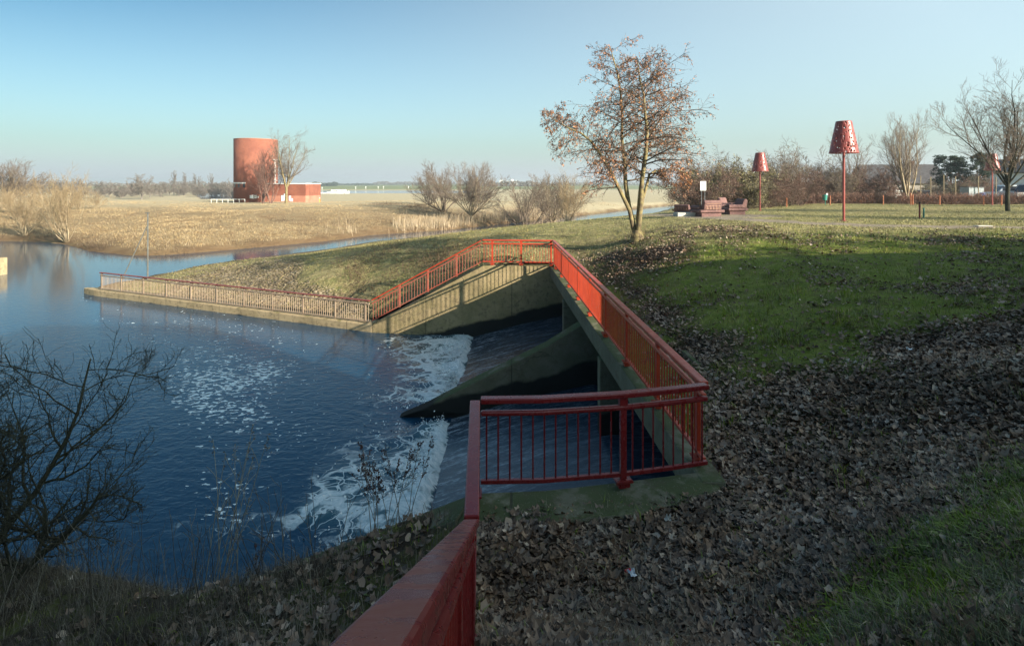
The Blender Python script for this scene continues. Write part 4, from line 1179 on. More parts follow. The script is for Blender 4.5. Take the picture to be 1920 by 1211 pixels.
for u0, u1, v, d, h, mt, lab in [(586, 632, 352, 900, 7.5, 'far_dark', 'dark rounded clump of trees on the horizon right of the tower'), (632, 700, 351, 1300, 6, 'far_dark', 'thin dark line of trees on the horizon beyond the river'),
                             (700, 800, 350, 1500, 11, 'far_wood', 'long brown wood on the horizon beyond the river'), (880, 1010, 351, 800, 9.5, 'far_wood', 'grey brown wood below the distant white buildings'),
                             (1010, 1330, 351, 1200, 9, 'far_wood', 'long faint wood on the horizon behind the rusty tree'), (-80, 440, 356, 700, 8, 'far_wood', 'faint brown wood on the horizon behind the left trees'), (1300, 2050, 352, 500, 7, 'far_wood', 'brown wood behind the gardens on the right')]:
    p0, p1 = D(u0, v, d), D(u1, v, d)
    L = p1[0] - p0[0]; c = (p0 + p1) / 2
    me = far_clump(int(u0 + 200), L, h, int(5000 + L * 12)).mesh('tree_belt', M[mt])
    tag(link('tree_belt', me, None, None, (c[0], d, hz(c[0], d) - .5)), lab, 'woodland', kind='stuff')

# ------------------------------------------------------------------ leaf litter, grass, stalks
def scatter(n, xr, yr, f, seed, log=True):
    R = np.random.default_rng(seed)
    # denser close to the camera: sample distance with a falling density
    if log: Y_ = np.exp(R.uniform(math.log(yr[0]), math.log(yr[1]), n))
    else: Y_ = R.uniform(yr[0], yr[1], n)
    X_ = R.uniform(xr[0], xr[1], n) * Y_
    Z_ = height(X_, Y_)
    keep = (R.uniform(0, 1, n) < f(X_, Y_, Z_)) & ~poly_in(BASIN, X_, Y_)
    return R, np.stack([X_, Y_, Z_], 1)[keep]


def quad_leaves(R, C, s0, s1, name, mat, label=None):
    n = len(C)
    az = R.uniform(0, 2 * PI, n)
    tilt = R.normal(0, .42, (n, 2))
    a = norm(np.stack([np.cos(az), np.sin(az), tilt[:, 0]], 1)); b_ = norm(np.stack([-np.sin(az), np.cos(az), tilt[:, 1]], 1))
    s = R.uniform(s0, s1, (n, 1)); a, b_ = a * s, b_ * s * R.uniform(.55, .95, (n, 1))
    up = np.array([0, 0, 1.0]) * s * R.uniform(-.15, .55, (n, 1))
    base = C + np.array([0, 0, .012]) + np.array([0, 0, 1.]) * R.uniform(0, .03, (n, 1))
    # lobed, curled leaf: ten rim points around a mid point
    K = 10
    w = 2 * PI * np.arange(K) / K
    rr_ = np.where(np.arange(K) % 2 == 0, .54, .40)[None, :] * R.uniform(.75, 1.2, (n, K))
    cx_, sy_ = rr_ * np.cos(w), rr_ * np.sin(w)
    curl = R.uniform(-.5, 1.5, (n, 1)); fold = R.uniform(-.2, 1.1, (n, 1))
    lift = (curl * cx_ ** 2 + fold * np.abs(sy_) * .6) * s
    rim = base[:, None, :] + a[:, None, :] * cx_[..., None] + b_[:, None, :] * sy_[..., None] + np.array([0, 0, 1.]) * lift[..., None]
    Vv = np.concatenate([rim, base[:, None, :]], 1).reshape(-1, 3)
    k = np.arange(n) * (K + 1)
    F = np.concatenate([np.stack([k + i, k + (i + 1) % K, k + K], 1) for i in range(K)])
    me = np_mesh(name, Vv, [F])
    o = link(name, me, mat)
    return tag(o, label, kind='stuff')


def f_leaf(X, Y, Z):
    lf, lush, path, grav, mud, left, south, dry, _ = masks(X, Y, Z)
    return np.where(Y < 27, lf, 0) * (1 - .88 * left) * (1 - path) + np.clip(1.5 * (vnoise(X, Y, 1.7, 19) - .42), .05, .7) * lush * south * (X > 0) + left * .10 * (X > -3.2)
R, C = scatter(230000, (-.9, 1.1), (2.2, 26), f_leaf, 101)
quad_leaves(R, C, .035, .115, 'leaf_litter', M['litter'], 'carpet of dead brown leaves in the hollow')


def blades(R, C, h0, h1, w, name, mat, lean=.5, label=None, seg=1, kind='stuff', bunch=1, bs=.03):
    if bunch > 1:
        C = np.repeat(C, bunch, 0) + np.concatenate([R.normal(0, bs, (len(C) * bunch, 2)), np.zeros((len(C) * bunch, 1))], 1)
    n = len(C)
    az = R.uniform(0, 2 * PI, n)
    sd = np.stack([np.cos(az), np.sin(az), np.zeros(n)], 1) * w * R.uniform(.6, 1.3, (n, 1)) * .5
    h = R.uniform(h0, h1, (n, 1))
    l = R.normal(0, lean, (n, 2)) * h
    mid = C + np.concatenate([l * .35, h * .6], 1); tip = C + np.concatenate([l, h * (1 - .25 * np.clip(np.abs(l).sum(1, keepdims=True) / h, 0, 1.5))], 1)
    C = C - [0, 0, .02]
    Vv = np.stack([C - sd, C + sd, mid + sd * .7, tip, mid - sd * .7], 1).reshape(-1, 3)
    k = np.arange(n) * 5
    me = np_mesh(name, Vv, [np.stack([k, k + 1, k + 2, k + 4], 1), np.stack([k + 4, k + 2, k + 3], 1)])
    return tag(link(name, me, mat), label, kind=kind)


def f_grass(X, Y, Z):
    lf, lush, path, grav, mud, left, south, dry, _ = masks(X, Y, Z)
    return np.clip(2.2 * (.65 * vnoise(X, Y, 1.3, 27) + .35 * vnoise(X, Y, .4, 28) - .22), .12, 1) * lush * south * (1 - .93 * np.clip(lf * 1.4, 0, 1)) * (1 - left * .92) * (1 - mud)
R, C = scatter(150000, (-.95, 1.15), (1.8, 23), f_grass, 102)
blades(R, C, .04, .12, .011, 'green_grass', M['grass'], .6, 'lush green grass on the shaded slope', bunch=2)
R, C = scatter(9000, (.1, 1.1), (6, 24), lambda X, Y, Z: f_grass(X, Y, Z) * (vnoise(X, Y, .9, 29) > .6), 117)
blades(R, C, .10, .22, .012, 'grass_tufts', M['grass'], .5, 'taller rough tufts of grass on the slope', bunch=7, bs=.05)
def f_mead(X, Y, Z):
    lf, lush, path, grav, mud, left, south, dry, _ = masks(X, Y, Z)
    return dry * south * (1 - path) * (1 - .8 * lf) * (1 - mud) * (1 - .75 * grav)
R, C = scatter(120000, (-.62, 1.05), (19, 70), f_mead, 103)
blades(R, C, .03, .10, .018, 'meadow_grass', M['grass_meadow'], .6, 'short half dry meadow grass')
def f_straw(X, Y, Z):
    lf, lush, path, grav, mud, left, south, dry, _ = masks(X, Y, Z)
    return (~south) * (1 - mud) * ~poly_in(RIVER, X, Y) * np.clip(.15 + 1.6 * (vnoise(X, Y, 5, 12) - .25), 0, 1)
R, C = scatter(120000, (-1.0, .45), (50, 150), f_straw, 104)
blades(R, C, .06, .30, .022, 'dry_grass', M['straw'], .55, 'dry straw coloured grass on the far bank', bunch=3, bs=.25)
def f_gravg(X, Y, Z):
    lf, lush, path, grav, mud, left, south, dry, _ = masks(X, Y, Z)
    return south * (X < 1) * (Y > 24) * (1 - mud) * np.clip(.25 + .7 * (vnoise(X, Y, 2.5, 13) - .3) * 2, 0, 1) * (1 - .5 * grav) * (dry < 2)
R, C = scatter(42000, (-.72, .05), (25, 60), f_gravg, 105)
blades(R, C, .04, .16, .02, 'bank_grass', leaf_mat('bank_grass_blades', [(0.20, 0.17, 0.07), (0.28, 0.22, 0.10), (0.16, 0.15, 0.055), (0.24, 0.17, 0.08)]), .6, 'dry tufts on the bank behind the guide wall')
# stones of the revetment
def f_stone(X, Y, Z):
    return masks(X, Y, Z)[3]
R, C = scatter(26000, (-.72, -.2), (26, 52), f_stone, 106, False)
n = len(C)
s = R.uniform(.04, .12, (n, 1)); q = R.normal(0, .25, (n, 8, 3))
cube = np.array([[-1, -1, -1], [1, -1, -1], [1, 1, -1], [-1, 1, -1], [-.8, -.8, .7], [.8, -.8, .7], [.8, .8, .7], [-.8, .8, .7]]) * [.8, .65, .15]
Vv = (C[:, None, :] + (cube[None] + q * .5) * s[:, None, :]).reshape(-1, 3)
k = (np.arange(n) * 8)[:, None]
Fq = np.concatenate([k + np.array(f) for f in ((4, 5, 6, 7), (0, 1, 5, 4), (1, 2, 6, 5), (2, 3, 7, 6), (3, 0, 4, 7))])
stm = leaf_mat('revetment_stones', [(0.25, 0.195, 0.125), (0.17, 0.13, 0.085), (0.30, 0.24, 0.165), (0.22, 0.165, 0.10)], .95)
tag(link('revetment_stones', np_mesh('revetment_stones', Vv, [Fq]), stm), 'rough stones on the bank behind the guide wall', kind='stuff')
# reeds along the creek
def along(pts, n, w, seed):
    R = np.random.default_rng(seed)
    pts = np.array(pts, float); sl_ = np.linalg.norm(np.diff(pts, axis=0), axis=1); cum = np.concatenate([[0], np.cumsum(sl_)])
    t = R.uniform(0, cum[-1], n); k = np.clip(np.searchsorted(cum, t) - 1, 0, len(sl_) - 1)
    q = pts[k] + (pts[k + 1] - pts[k]) * ((t - cum[k]) / sl_[k])[:, None] + R.normal(0, w, (n, 2))
    keep = ~poly_in(RIVER, q[:, 0], q[:, 1]) & (R.uniform(0, 1, n) < np.clip(2.0 * (vnoise(q[:, 0], q[:, 1], 4, seed) - .2), 0, 1))
    q = q[keep]
    return R, np.stack([q[:, 0], q[:, 1], height(q[:, 0], q[:, 1])], 1)
R, C = along([(-16, 70), (-9, 82), (-1, 94), (6, 105), (13, 117)], 9000, 2.6, 107)
reedm = leaf_mat('pale_reeds', [(0.40, 0.30, 0.19), (0.48, 0.38, 0.26), (0.33, 0.24, 0.15)])
blades(R, C, .6, 1.9, .03, 'reeds', reedm, .16, 'pale reeds along the creek', bunch=3, bs=.3)
# dead stalks and weeds on the near bank
def f_stalk(X, Y, Z):
    e = np.clip((Y - 3.2) / 2, 0, 1) * np.clip((9.5 - Y) / 1.5, 0, 1) * (X < -.55) * ~poly_in(RIVER, X, Y)
    return e * np.clip(vnoise(X, Y, .8, 14) * 1.6 - .25, 0, 1)
R, C = scatter(60000, (-1.15, -.1), (2.6, 9.5), f_stalk, 108)
blades(R, C, .05, .26, .0055, 'dead_stalks', M['stalk'], .55, 'tangle of dead stalks and grass on the near bank')
R, C = scatter(420, (-1.05, -.16), (4.8, 8.5), f_stalk, 109)
n = len(C)
l = (curve_paths(R, C, np.concatenate([R.normal(0, .22, (n, 2)), np.ones((n, 1))], 1), R.uniform(.4, 1.05, n), 5, .05, .12), taper(np.full(n, .0045), 5, .4))
l2 = children(R, *l, 2, .4, .95, (25, 60), (.3, .5), .7, 3, .1, .2, minr=.002)
o = link('dry_weeds', TM().tubes(l, 3).tubes(l2, 3).mesh('dry_weeds', M['stalk'])); tag(o, 'tall dry weeds standing along the edge of the near bank', kind='stuff')
def f_moss(X, Y, Z):
    U, V = px_of(X, Y, Z)
    return soft([(1500, 1230), (1600, 1120), (1720, 1010), (1830, 940), (1940, 880), (1990, 1020), (1850, 1090), (1700, 1150), (1600, 1250)], U, V, 90) * np.clip(vnoise(X, Y, .6, 25) * 1.8 - .3, 0, 1)
R, C = scatter(60000, (.4, 1.15), (2.2, 6.5), f_moss, 116)
blades(R, C, .05, .12, .013, 'moss_grass', leaf_mat('bright_moss_grass', [(0.12, 0.18, 0.018), (0.17, 0.23, 0.03), (0.09, 0.13, 0.018), (0.22, 0.25, 0.06)]), .6, 'bright green mossy strip at the lower right', bunch=3, bs=.03)
def f_right(X, Y, Z):
    U, V = px_of(X, Y, Z)
    return soft([(1480, 1250), (1560, 1130), (1700, 1080), (1920, 1000), (2000, 1250)], U, V, 120) * np.clip(vnoise(X, Y, .5, 15) * 2.2 - .8, 0, 1)
R, C = scatter(20000, (.4, 1.1), (2.2, 5.5), f_right, 110)
blades(R, C, .06, .16, .006, 'pale_tussocks', leaf_mat('pale_tussock', [(0.10, 0.12, 0.05), (0.20, 0.19, 0.11), (0.14, 0.14, 0.07)]), .5, 'pale grass tussocks at the lower right', bunch=3, bs=.03)
def f_dead(X, Y, Z):
    return f_leaf(X, Y, Z) * (X > -.2) * np.clip(vnoise(X, Y, .7, 16) * 1.8 - .6, 0, 1)
R, C = scatter(16000, (-.06, 1.0), (3.4, 8), f_dead, 111)
blades(R, C, .06, .2, .005, 'dead_grass', leaf_mat('dead_grass_blades', [(0.30, 0.25, 0.17), (0.22, 0.18, 0.12), (0.40, 0.34, 0.24)]), .8, 'dead grass blades among the fallen leaves')
R = np.random.default_rng(121)
ns = 9
bx, by = -3.72, 7.0
l0 = (curve_paths(R, np.stack([R.normal(0, .10, ns), R.normal(0, .08, ns), np.full(ns, -.1)], 1), np.stack([R.normal(.18, .12, ns), R.normal(0, .1, ns), np.ones(ns)], 1), R.uniform(1.5, 2.5, ns), 8, .05, .07), taper(np.full(ns, .007), 8, .35))
l1 = children(R, *l0, 3, .45, .9, (15, 40), (.12, .25), .6, 4, -.1, .15, .1, minr=.003)
pp = np.repeat(l0[0][:, -1], 22, 0); pp = pp + np.concatenate([R.normal(0, .018, (len(pp), 2)), R.uniform(-.22, .04, (len(pp), 1))], 1)
plant('dry_reed', [('stems', TM().tubes(l0, 5).tubes(l1, 3).mesh('stems', M['pale_stem'])), ('plumes', TM().quads(R, pp, .03, .5, droop=.5).mesh('plumes', M['stalk']))], (bx, by, hz(bx, by)), label='tall pale dry stalks leaning beside the dark bush at the lower left', cat='plant')
# brown brambles on the far side slope behind the sloping railing
def f_bramble(X, Y, Z):
    U, V = px_of(X, Y, Z)
    return soft([(640, 500), (720, 470), (860, 462), (890, 470), (860, 500), (720, 555), (660, 560)], U, V, 40) * np.clip(.2 + 1.3 * (vnoise(X, Y, 1.5, 17) - .2), 0, 1)
R, C = scatter(16000, (-.34, -.02), (25, 38), f_bramble, 112)
n = len(C)
l = (curve_paths(R, C, R.normal(0, .7, (n, 3)) + [0, 0, .8], R.uniform(.15, .55, n), 4, -.2, .3), taper(np.full(n, .008), 4, .5))
tag(link('brambles', TM().tubes(l, 3).mesh('brambles', M['bramble'])), 'low dark brown brambles on the slope behind the sloping railing', kind='stuff')
def f_margin(X, Y, Z):
    d = seg_dist(NORTH_SHORE, X, Y, False)
    return poly_in(NORTH, X, Y) * (d < 6) * np.clip(1.2 - d / 5, 0, 1) * np.clip(2.2 * (vnoise(X, Y, 3.2, 18) - .42), 0, 1)
R, C = scatter(60000, (-1.0, .15), (50, 110), f_margin, 113)
_, C2 = along([D(720, 380, 118)[:2], D(790, 386, 104)[:2], D(870, 392, 94)[:2], D(960, 388, 96)[:2], D(1010, 392, 88)[:2]], 5200, 2.8, 114)
_, C3 = along([D(170, 452, 62)[:2], D(330, 440, 66)[:2], D(480, 425, 72)[:2], D(620, 425, 76)[:2], D(740, 410, 90)[:2]], 4200, 4.5, 115)
C = np.concatenate([C, C2, C3[vnoise(C3[:, 0], C3[:, 1], 2.2, 20) > .62]])
n = len(C)
l = (curve_paths(R, C, R.normal(0, .6, (n, 3)) + [0, 0, .8], R.uniform(.3, 1.1, n), 4, -.1, .3), taper(np.full(n, .012), 4, .5))
tag(link('bank_brush', TM().tubes(l, 3).mesh('bank_brush', M['bramble'])), 'tangled brown brush along the waterline of the far bank', kind='stuff')
# dock plants with dark seed heads over the water
def dock(seed, h):
    R = np.random.default_rng(seed)
    ns = 4
    l0 = (curve_paths(R, np.stack([R.normal(0, .06, ns), R.normal(0, .06, ns), np.full(ns, -.05)], 1), np.concatenate([R.normal(0, .16, (ns, 2)), np.ones((ns, 1))], 1), h * R.uniform(.8, 1.0, ns), 6, .05, .06), taper(np.full(ns, .006), 6, .4))
    l1 = children(R, *l0, 4, .55, .95, (20, 45), (.18, .28), .6, 4, .1, .1, minr=.003)
    pp = np.concatenate([pts_on(R, l1, 260), l0[0][:, -1][R.integers(0, ns, 60)] - [0, 0, .08] * R.uniform(0, 1, (60, 1))]) + R.normal(0, .012, (320, 3))
    return [('stems', TM().tubes(l0, 5).tubes(l1, 4).mesh('stems', M['stalk'])), ('seed_heads', TM().quads(R, pp, .028, .8).mesh('seed_heads', M['dock']))]
dk = dock(120, 1.3)
for k, (u, v, y, s, lab) in enumerate([(700, 985, 6.6, .88, 'dock plant with dark red seed heads, leftmost beside the foaming water'), (722, 985, 6.5, .8, 'dock plant with dark red seed heads in the middle of three'), (752, 978, 6.45, .86, 'dock plant with dark red seed heads closest to the railing'), (475, 1010, 6.8, .6, 'small dock plant on the grassy bank edge left of the others')]):
    x = (u - 960) * y / FPX
    plant('dock_plant', dk, (x, y, hz(x, y)), rz=k * 1.9, sc=s, label=lab, cat='plant', group='dock plants on the near bank')

# churned foam thrown up along the foot of the spillways
R = np.random.default_rng(130)
n = 15000
Yf = R.uniform(6.7, 24.3, n); Xf = -1.9 - R.exponential(.42, n)
ok = ((Yf < 15.8) | (Yf > 16.6)) & (R.uniform(0, 1, n) < np.clip(vnoise(Xf, Yf, .6, 26) * 1.7 - .25, 0, 1))
Xf, Yf = Xf[ok], Yf[ok]; n = len(Xf)
Cf = np.stack([Xf, Yf, WATER + .02 + R.exponential(.055, n) * np.exp((Xf + 1.9) / .8)], 1)
fm = leaf_mat('foam_clumps', [(0.75, 0.8, 0.82), (0.88, 0.9, 0.9), (0.62, 0.7, 0.73)], .6)
tag(link('foam_spray', TM().quads(R, Cf, .055, .8).mesh('foam_spray', fm)), 'churning white foam along the foot of the two spillways', kind='stuff')

# ------------------------------------------------------------------ lamps
def perforated_shade(name, r0, r1, h, mat, parent, z0):
    R = np.random.default_rng(3)
    ka, kz = 132, 50
    V = []
    for j in range(kz + 1):
        t = j / kz; r = r0 + (r1 - r0) * t
        for i in range(ka):
            w = 2 * PI * i / ka
            V.append((r * math.cos(w), r * math.sin(w), z0 + h * t))
    holes = set()
    for _ in range(240):
        j, i = int(R.integers(1, kz - 2)), int(R.integers(0, ka))
        big = 1
        for dj in range(2):
            holes.add((j + dj, i)); holes.add((j + dj, (i + 1) % ka)) if _ % 5 else None
    for i in range(0, ka, 6): holes.add((1, i)); holes.add((2, i))
    F = [(j * ka + i, j * ka + (i + 1) % ka, (j + 1) * ka + (i + 1) % ka, (j + 1) * ka + i) for j in range(kz) for i in range(ka) if (j, i) not in holes]
    me = bpy.data.meshes.new(name); me.from_pydata(V, [], F); me.update()
    for p in me.polygons: p.use_smooth = True
    o = link(name, me, mat, parent)
    s = o.modifiers.new('thickness', 'SOLIDIFY'); s.thickness = .012
    return o
lamp0 = empty('street_lamp')
MB().tube([(0, 0, -.3), (0, 0, 3.62)], .062, 12).build('pole', M['lamp_red'], lamp0)
MB().lathe([(.16, 0), (.16, .03), (.07, .05)], 16, (0, 0, .0)).build('foot_plate', M['lamp_red'], lamp0)
sh0 = perforated_shade('lamp_shade', .70, .375, 1.68, M['lamp_red'], lamp0, 3.56)
MB().lathe([(.375, 0), (.36, .012), (0.01, .02)], 32, (0, 0, 5.235)).build('shade_top', M['lamp_red'], lamp0)
m = MB(); m.lathe([(.62, 0), (.62, .03)], 24, (0, 0, 3.62), cap=False)
for k in range(3):
    w = k * 2 * PI / 3
    m.tube([(0, 0, 3.6), (.64 * math.cos(w), .64 * math.sin(w), 3.62)], .012, 5)
m.build('bracket', M['lamp_red'], lamp0)
labs = ['tall red floor lamp shaped street lamp with perforated shade, biggest of the three', 'smaller red perforated lamp standing in front of the olive thicket', 'farthest red perforated lamp, half behind the bare tree at the right']
for k, (u, v, d) in enumerate([(1582, 415, 29.5), (1425, 396, 48.5), (1860.5, 386, 58.5)]):
    x, y = D(u, v, d)[:2]
    if k == 0: r = lamp0
    else:
        r = lamp0.copy(); COL.objects.link(r)
        for ch in [c_ for c_ in COL.objects if c_.parent == lamp0]:
            c2 = ch.copy(); COL.objects.link(c2); c2.parent = r
    z = hz(x, y); top = CAMZ - ({0: 228, 1: 287, 2: 289}[k] - HZ) * d / FPX
    r.location = (x, y, z); s = (top - z) / 5.24; r.scale = (.99, .99, s) if k else (1, 1, s)
    r.rotation_euler = (0, 0, k * .9)
    tag(r, labs[k], 'street lamp', 'red lamps on the meadow')

# ------------------------------------------------------------------ stone armchairs
chair = empty('stone_armchair')
MB().box((0, 0, .14), (1.36, 1.10, .32)).build('plinth', M['stone_chair'], chair, .03)
MB().box((0, 0, .395), (1.66, 1.36, .19)).build('seat', M['stone_chair'], chair, .05)
for s_ in (-1, 1):
    m = MB(); m.tube([(s_ * .64, -.62, .61), (s_ * .64, .35, .61)], .155, 10); m.build('armrest', M['stone_chair'], chair, .02)
m = MB(); pf = [(.30, .49), (.68, .49), (.76, 1.02), (.70, 1.14), (.58, 1.16), (.48, 1.08)]
m.V = []; m.add([(x_, a_, b_) for x_ in (-.60, .60) for a_, b_ in pf], [tuple(range(5, -1, -1)), tuple(range(6, 12))] + [(i, (i + 1) % 6, 6 + (i + 1) % 6, 6 + i) for i in range(6)])
bk = m.build('backrest', M['stone_chair'], chair, .05)
m = MB()
for k in range(5): m.box((-.44 + k * .22, .715 + .0, .74), (.03, .03, .42))
for k in range(3): m.box((0, .695 + .028 * k, .58 + k * .17), (.98, .03, .03))
m.build('tile_relief', mat_var('pale_joints', (0.38, 0.22, 0.16), (0.33, 0.19, 0.14), 6, .8), bk)
labs = ['red brown stone armchair with its tiled back turned to the camera, nearest of the group', 'red brown stone armchair seen from the side, right of the nearest one', 'stone armchair with a pale lit side, behind the other two', 'low red brown stone seat at the left end of the group']
for k, (u, v, d, rz, s) in enumerate([(1325, 404.5, 36.3, PI + .22, (1.04, 1.04, .93)), (1374, 401.5, 38.2, -PI / 2 + .12 + PI * 0, (.92, 1.02, .93)), (1366, 393, 42.5, .75, (.9, .9, 1.0)), (1285, 399, 39.5, 2.4, (.9, .9, .55))]):
    x, y = D(u, v, d)[:2]
    if k == 0: r = chair
    else:
        r = chair.copy(); COL.objects.link(r)
        for ch in [c_ for c_ in COL.objects if c_.parent == chair]:
            c2 = ch.copy(); COL.objects.link(c2); c2.parent = r
            for g2 in [c_ for c_ in COL.objects if c_.parent == ch]:
                c3 = g2.copy(); COL.objects.link(c3); c3.parent = c2
    r.location = (x, y, hz(x, y)); r.rotation_euler = (0, 0, rz); r.scale = s
    tag(r, labs[k], 'armchair', 'stone armchairs on the meadow')
x, y = D(1283, 402, 36.6)[:2]
tag(MB().box((0, 0, .12), (1.2, .8, .26)).build('stone_slab', M['slab'], None, .02, loc=(x, y, hz(x, y)), rz=.1), 'pale flat stone slab on the ground left of the nearest armchair', 'slab')
x, y = D(1843, 430, 23.6)[:2]
tag(MB().prism([(-.34, -.13), (.3, -.16), (.36, .12), (-.3, .16)], 0, .03).build('manhole_cover', M['slab'], None, .005, loc=(x, y, hz(x, y) + .03), rz=.1), 'pale flat concrete cover lying in the grass above the path', 'cover')

# sign on two posts
x, y = D(1318.5, 392, 44)[:2]; z = hz(x, y)
e = empty('information_sign', (x, y, z), label='white rectangular sign on two thin posts behind the stone armchairs', cat='sign')
zt = CAMZ - (340 - HZ) * 44 / FPX - z; zb = CAMZ - (357.5 - HZ) * 44 / FPX - z
for s_ in (-.13, .13): MB().tube([(s_, .03, -.3), (s_, .03, zt - .05)], .022, 6).build('post', M['steel'], e)
pn = MB().box((0, 0, (zt + zb) / 2), (.46, .025, zt - zb)).build('panel', M['white'], e)
m = MB(); zc = (zt + zb) / 2
m.box((-.05, -.016, zc + .12), (.12, .006, .10)); m.box((.08, -.016, zc - .02), (.06, .006, .16)); m.box((-.1, -.016, zc - .12), (.08, .006, .05)); m.box((0.03, -.016, zc - .22), (.26, .006, .03))
m.build('printed_marks', M['ink'], pn)
# bin, posts
x, y = D(1546.5, 383.5, 60)[:2]; z = hz(x, y)
e = empty('litter_bin', (x, y, z), label='small teal litter bin on a post in front of the dark thicket', cat='bin')
MB().lathe([(.20, .52), (.25, 1.0), (.25, 1.12)], 14).build('bin_body', M['teal'], e)
MB().tube([(.1, .1, -.2), (.1, .1, 1.15)], .03, 6).build('post', M['teal'], e)
MB().box((.12, -.16, 1.16), (.18, .14, .2)).build('bag', M['paper_white'], e, .03)
po0 = MB().tube([(0, 0, -.2), (0, 0, 1.0), (0, 0, 1.04)], [.055, .055, .03], 8).mesh('wooden_post'); po0.materials.append(M['orange_wood'])
for k, (u, vt, vb, d, lab) in enumerate([(1475, 371, 386, 58, 'short orange wooden post at the foot of the thicket, left of the bin'), (1556.5, 367, 383, 59, 'short orange wooden post just right of the litter bin'), (1656, 366, 385, 58, 'short orange wooden post in front of the hedge, left of the vase shaped tree'),
                                         (1707.5, 362, 386, 57, 'taller orange wooden post, left one of the pair by the vase shaped tree'), (1711.5, 365, 386, 57, 'orange wooden post, right one of the pair by the vase shaped tree'), (1762, 367, 384, 58, 'short orange wooden post in front of the hedge below the evergreen'),
                                         (1844, 367, 383, 59, 'short orange wooden post in front of the hedge left of the farthest lamp'), (1878, 366, 384, 59, 'short orange wooden post between the farthest lamp and the dark trunk')]):
    x, y = D(u, vb, d)[:2]; z = hz(x, y)
    o = tag(link('wooden_post', po0, None, None, (x, y, z)), lab, 'post', 'orange posts along the hedge')
    o.scale = (1, 1, (CAMZ - (vt - HZ) * d / FPX - z) / 1.04)
x, y = D(1724.3, 403, 33)[:2]; z = hz(x, y)
e = empty('bollard', (x, y, z), label='dark red wooden bollard standing on the meadow', cat='bollard')
MB().tube([(0, 0, -.2), (0, 0, .86)], .05, 10).build('shaft', M['dark_red_wood'], e); MB().lathe([(.052, .86), (.058, .9), (.03, .96)], 10).build('cap', M['rubber'], e)
x, y = D(1732, 403, 33)[:2]; z = hz(x, y)
e = empty('young_tree', (x, y, z), label='thin sapling in a teal tree guard right of the dark red bollard', cat='sapling')
MB().tube([(0, 0, -.1), (0, 0, .60)], .042, 8).build('tree_guard', M['teal'], e); MB().tube([(0, 0, 0), (.01, 0, .9), (-.02, 0, 1.15)], .007, 5).build('stem', M['bark'], e)

# gardens beyond the hedge
def at(u, v, d):
    p_ = D(u, v, d); return p_[0], p_[1], hz(p_[0], p_[1])
x, y, z = at(1822, 365, 72)
e = empty('metal_shed', (x, y, z), label='silver grey corrugated metal shed behind the low hedge', cat='shed')
m = MB(); m.box((0, 0, 1.0), (1.96, 1.4, 2.0)); m.build('walls', M['steel'], e)
m = MB()
for k in range(11): m.box((-.92 + k * .184, -.712, 1.0), (.05, .03, 1.96))
m.build('corrugation', M['steel'], e)
for s_ in (-.48, .48): MB().box((s_, -.72, .95), (.92, .02, 1.85)).build('door', M['steel'], e)
MB().box((0, 0, 2.04), (2.1, 1.55, .07)).build('roof', M['roof_dark'], e)
x, y, z = at(1841.5, 365, 71)
e = empty('rain_barrel', (x, y, z), label='blue plastic barrel beside the silver shed', cat='barrel')
MB().lathe([(.27, 0), (.33, .3), (.34, .7), (.33, 1.1), (.25, 1.28), (.1, 1.32)], 18).build('barrel_body', M['blue'], e, smooth=True); MB().lathe([(.345, .38), (.355, .41), (.345, .44)], 18).build('hoop', M['blue'], e)
x, y, z = at(1801, 364, 73)
tag(MB().lathe([(.02, .75), (.4, .6), (.75, .3), (.85, -.1)], 14).build('tarpaulin_heap', M['render_white'], None, smooth=True, loc=(x, y, z)), 'pale tarpaulin covered heap left of the silver shed', 'heap')
for k, (u, vt, d, lab) in enumerate([(1769.5, 328, 68, 'tall pale fence post behind the hedge below the evergreen'), (1791.5, 331, 70, 'tan fence post left of the silver shed'), (1834.5, 331, 69, 'tan fence post at the right side of the silver shed'), (1867.5, 332, 70, 'tan fence post between the farthest lamp and the white van'), (1726, 330, 72, 'pale thin fence post right of the vase shaped tree'), (1745, 332, 70, 'pale thin fence post left of the evergreen')]):
    x, y, z = at(u, 372, d)
    tag(MB().tube([(0, 0, -.2), (0, 0, CAMZ - (vt - HZ) * d / FPX - z)], .055, 7).build('fence_post', M['twig_pale'], None, loc=(x, y, z)), lab, 'post', 'garden fence posts')
# wooden frame (trellis)
x, y, z = at(1688, 360, 78)
m = MB()
for a_ in (-.62, .62): m.box((a_, 0, 1.25), (.09, .09, 2.5))
for k in range(4): m.box((0, .06, .55 + k * .6), (1.5, .04, .09))
tag(m.build('trellis', M['white'], None, loc=(x, y, z)), 'white wooden trellis frame left of the vase shaped tree', 'trellis')
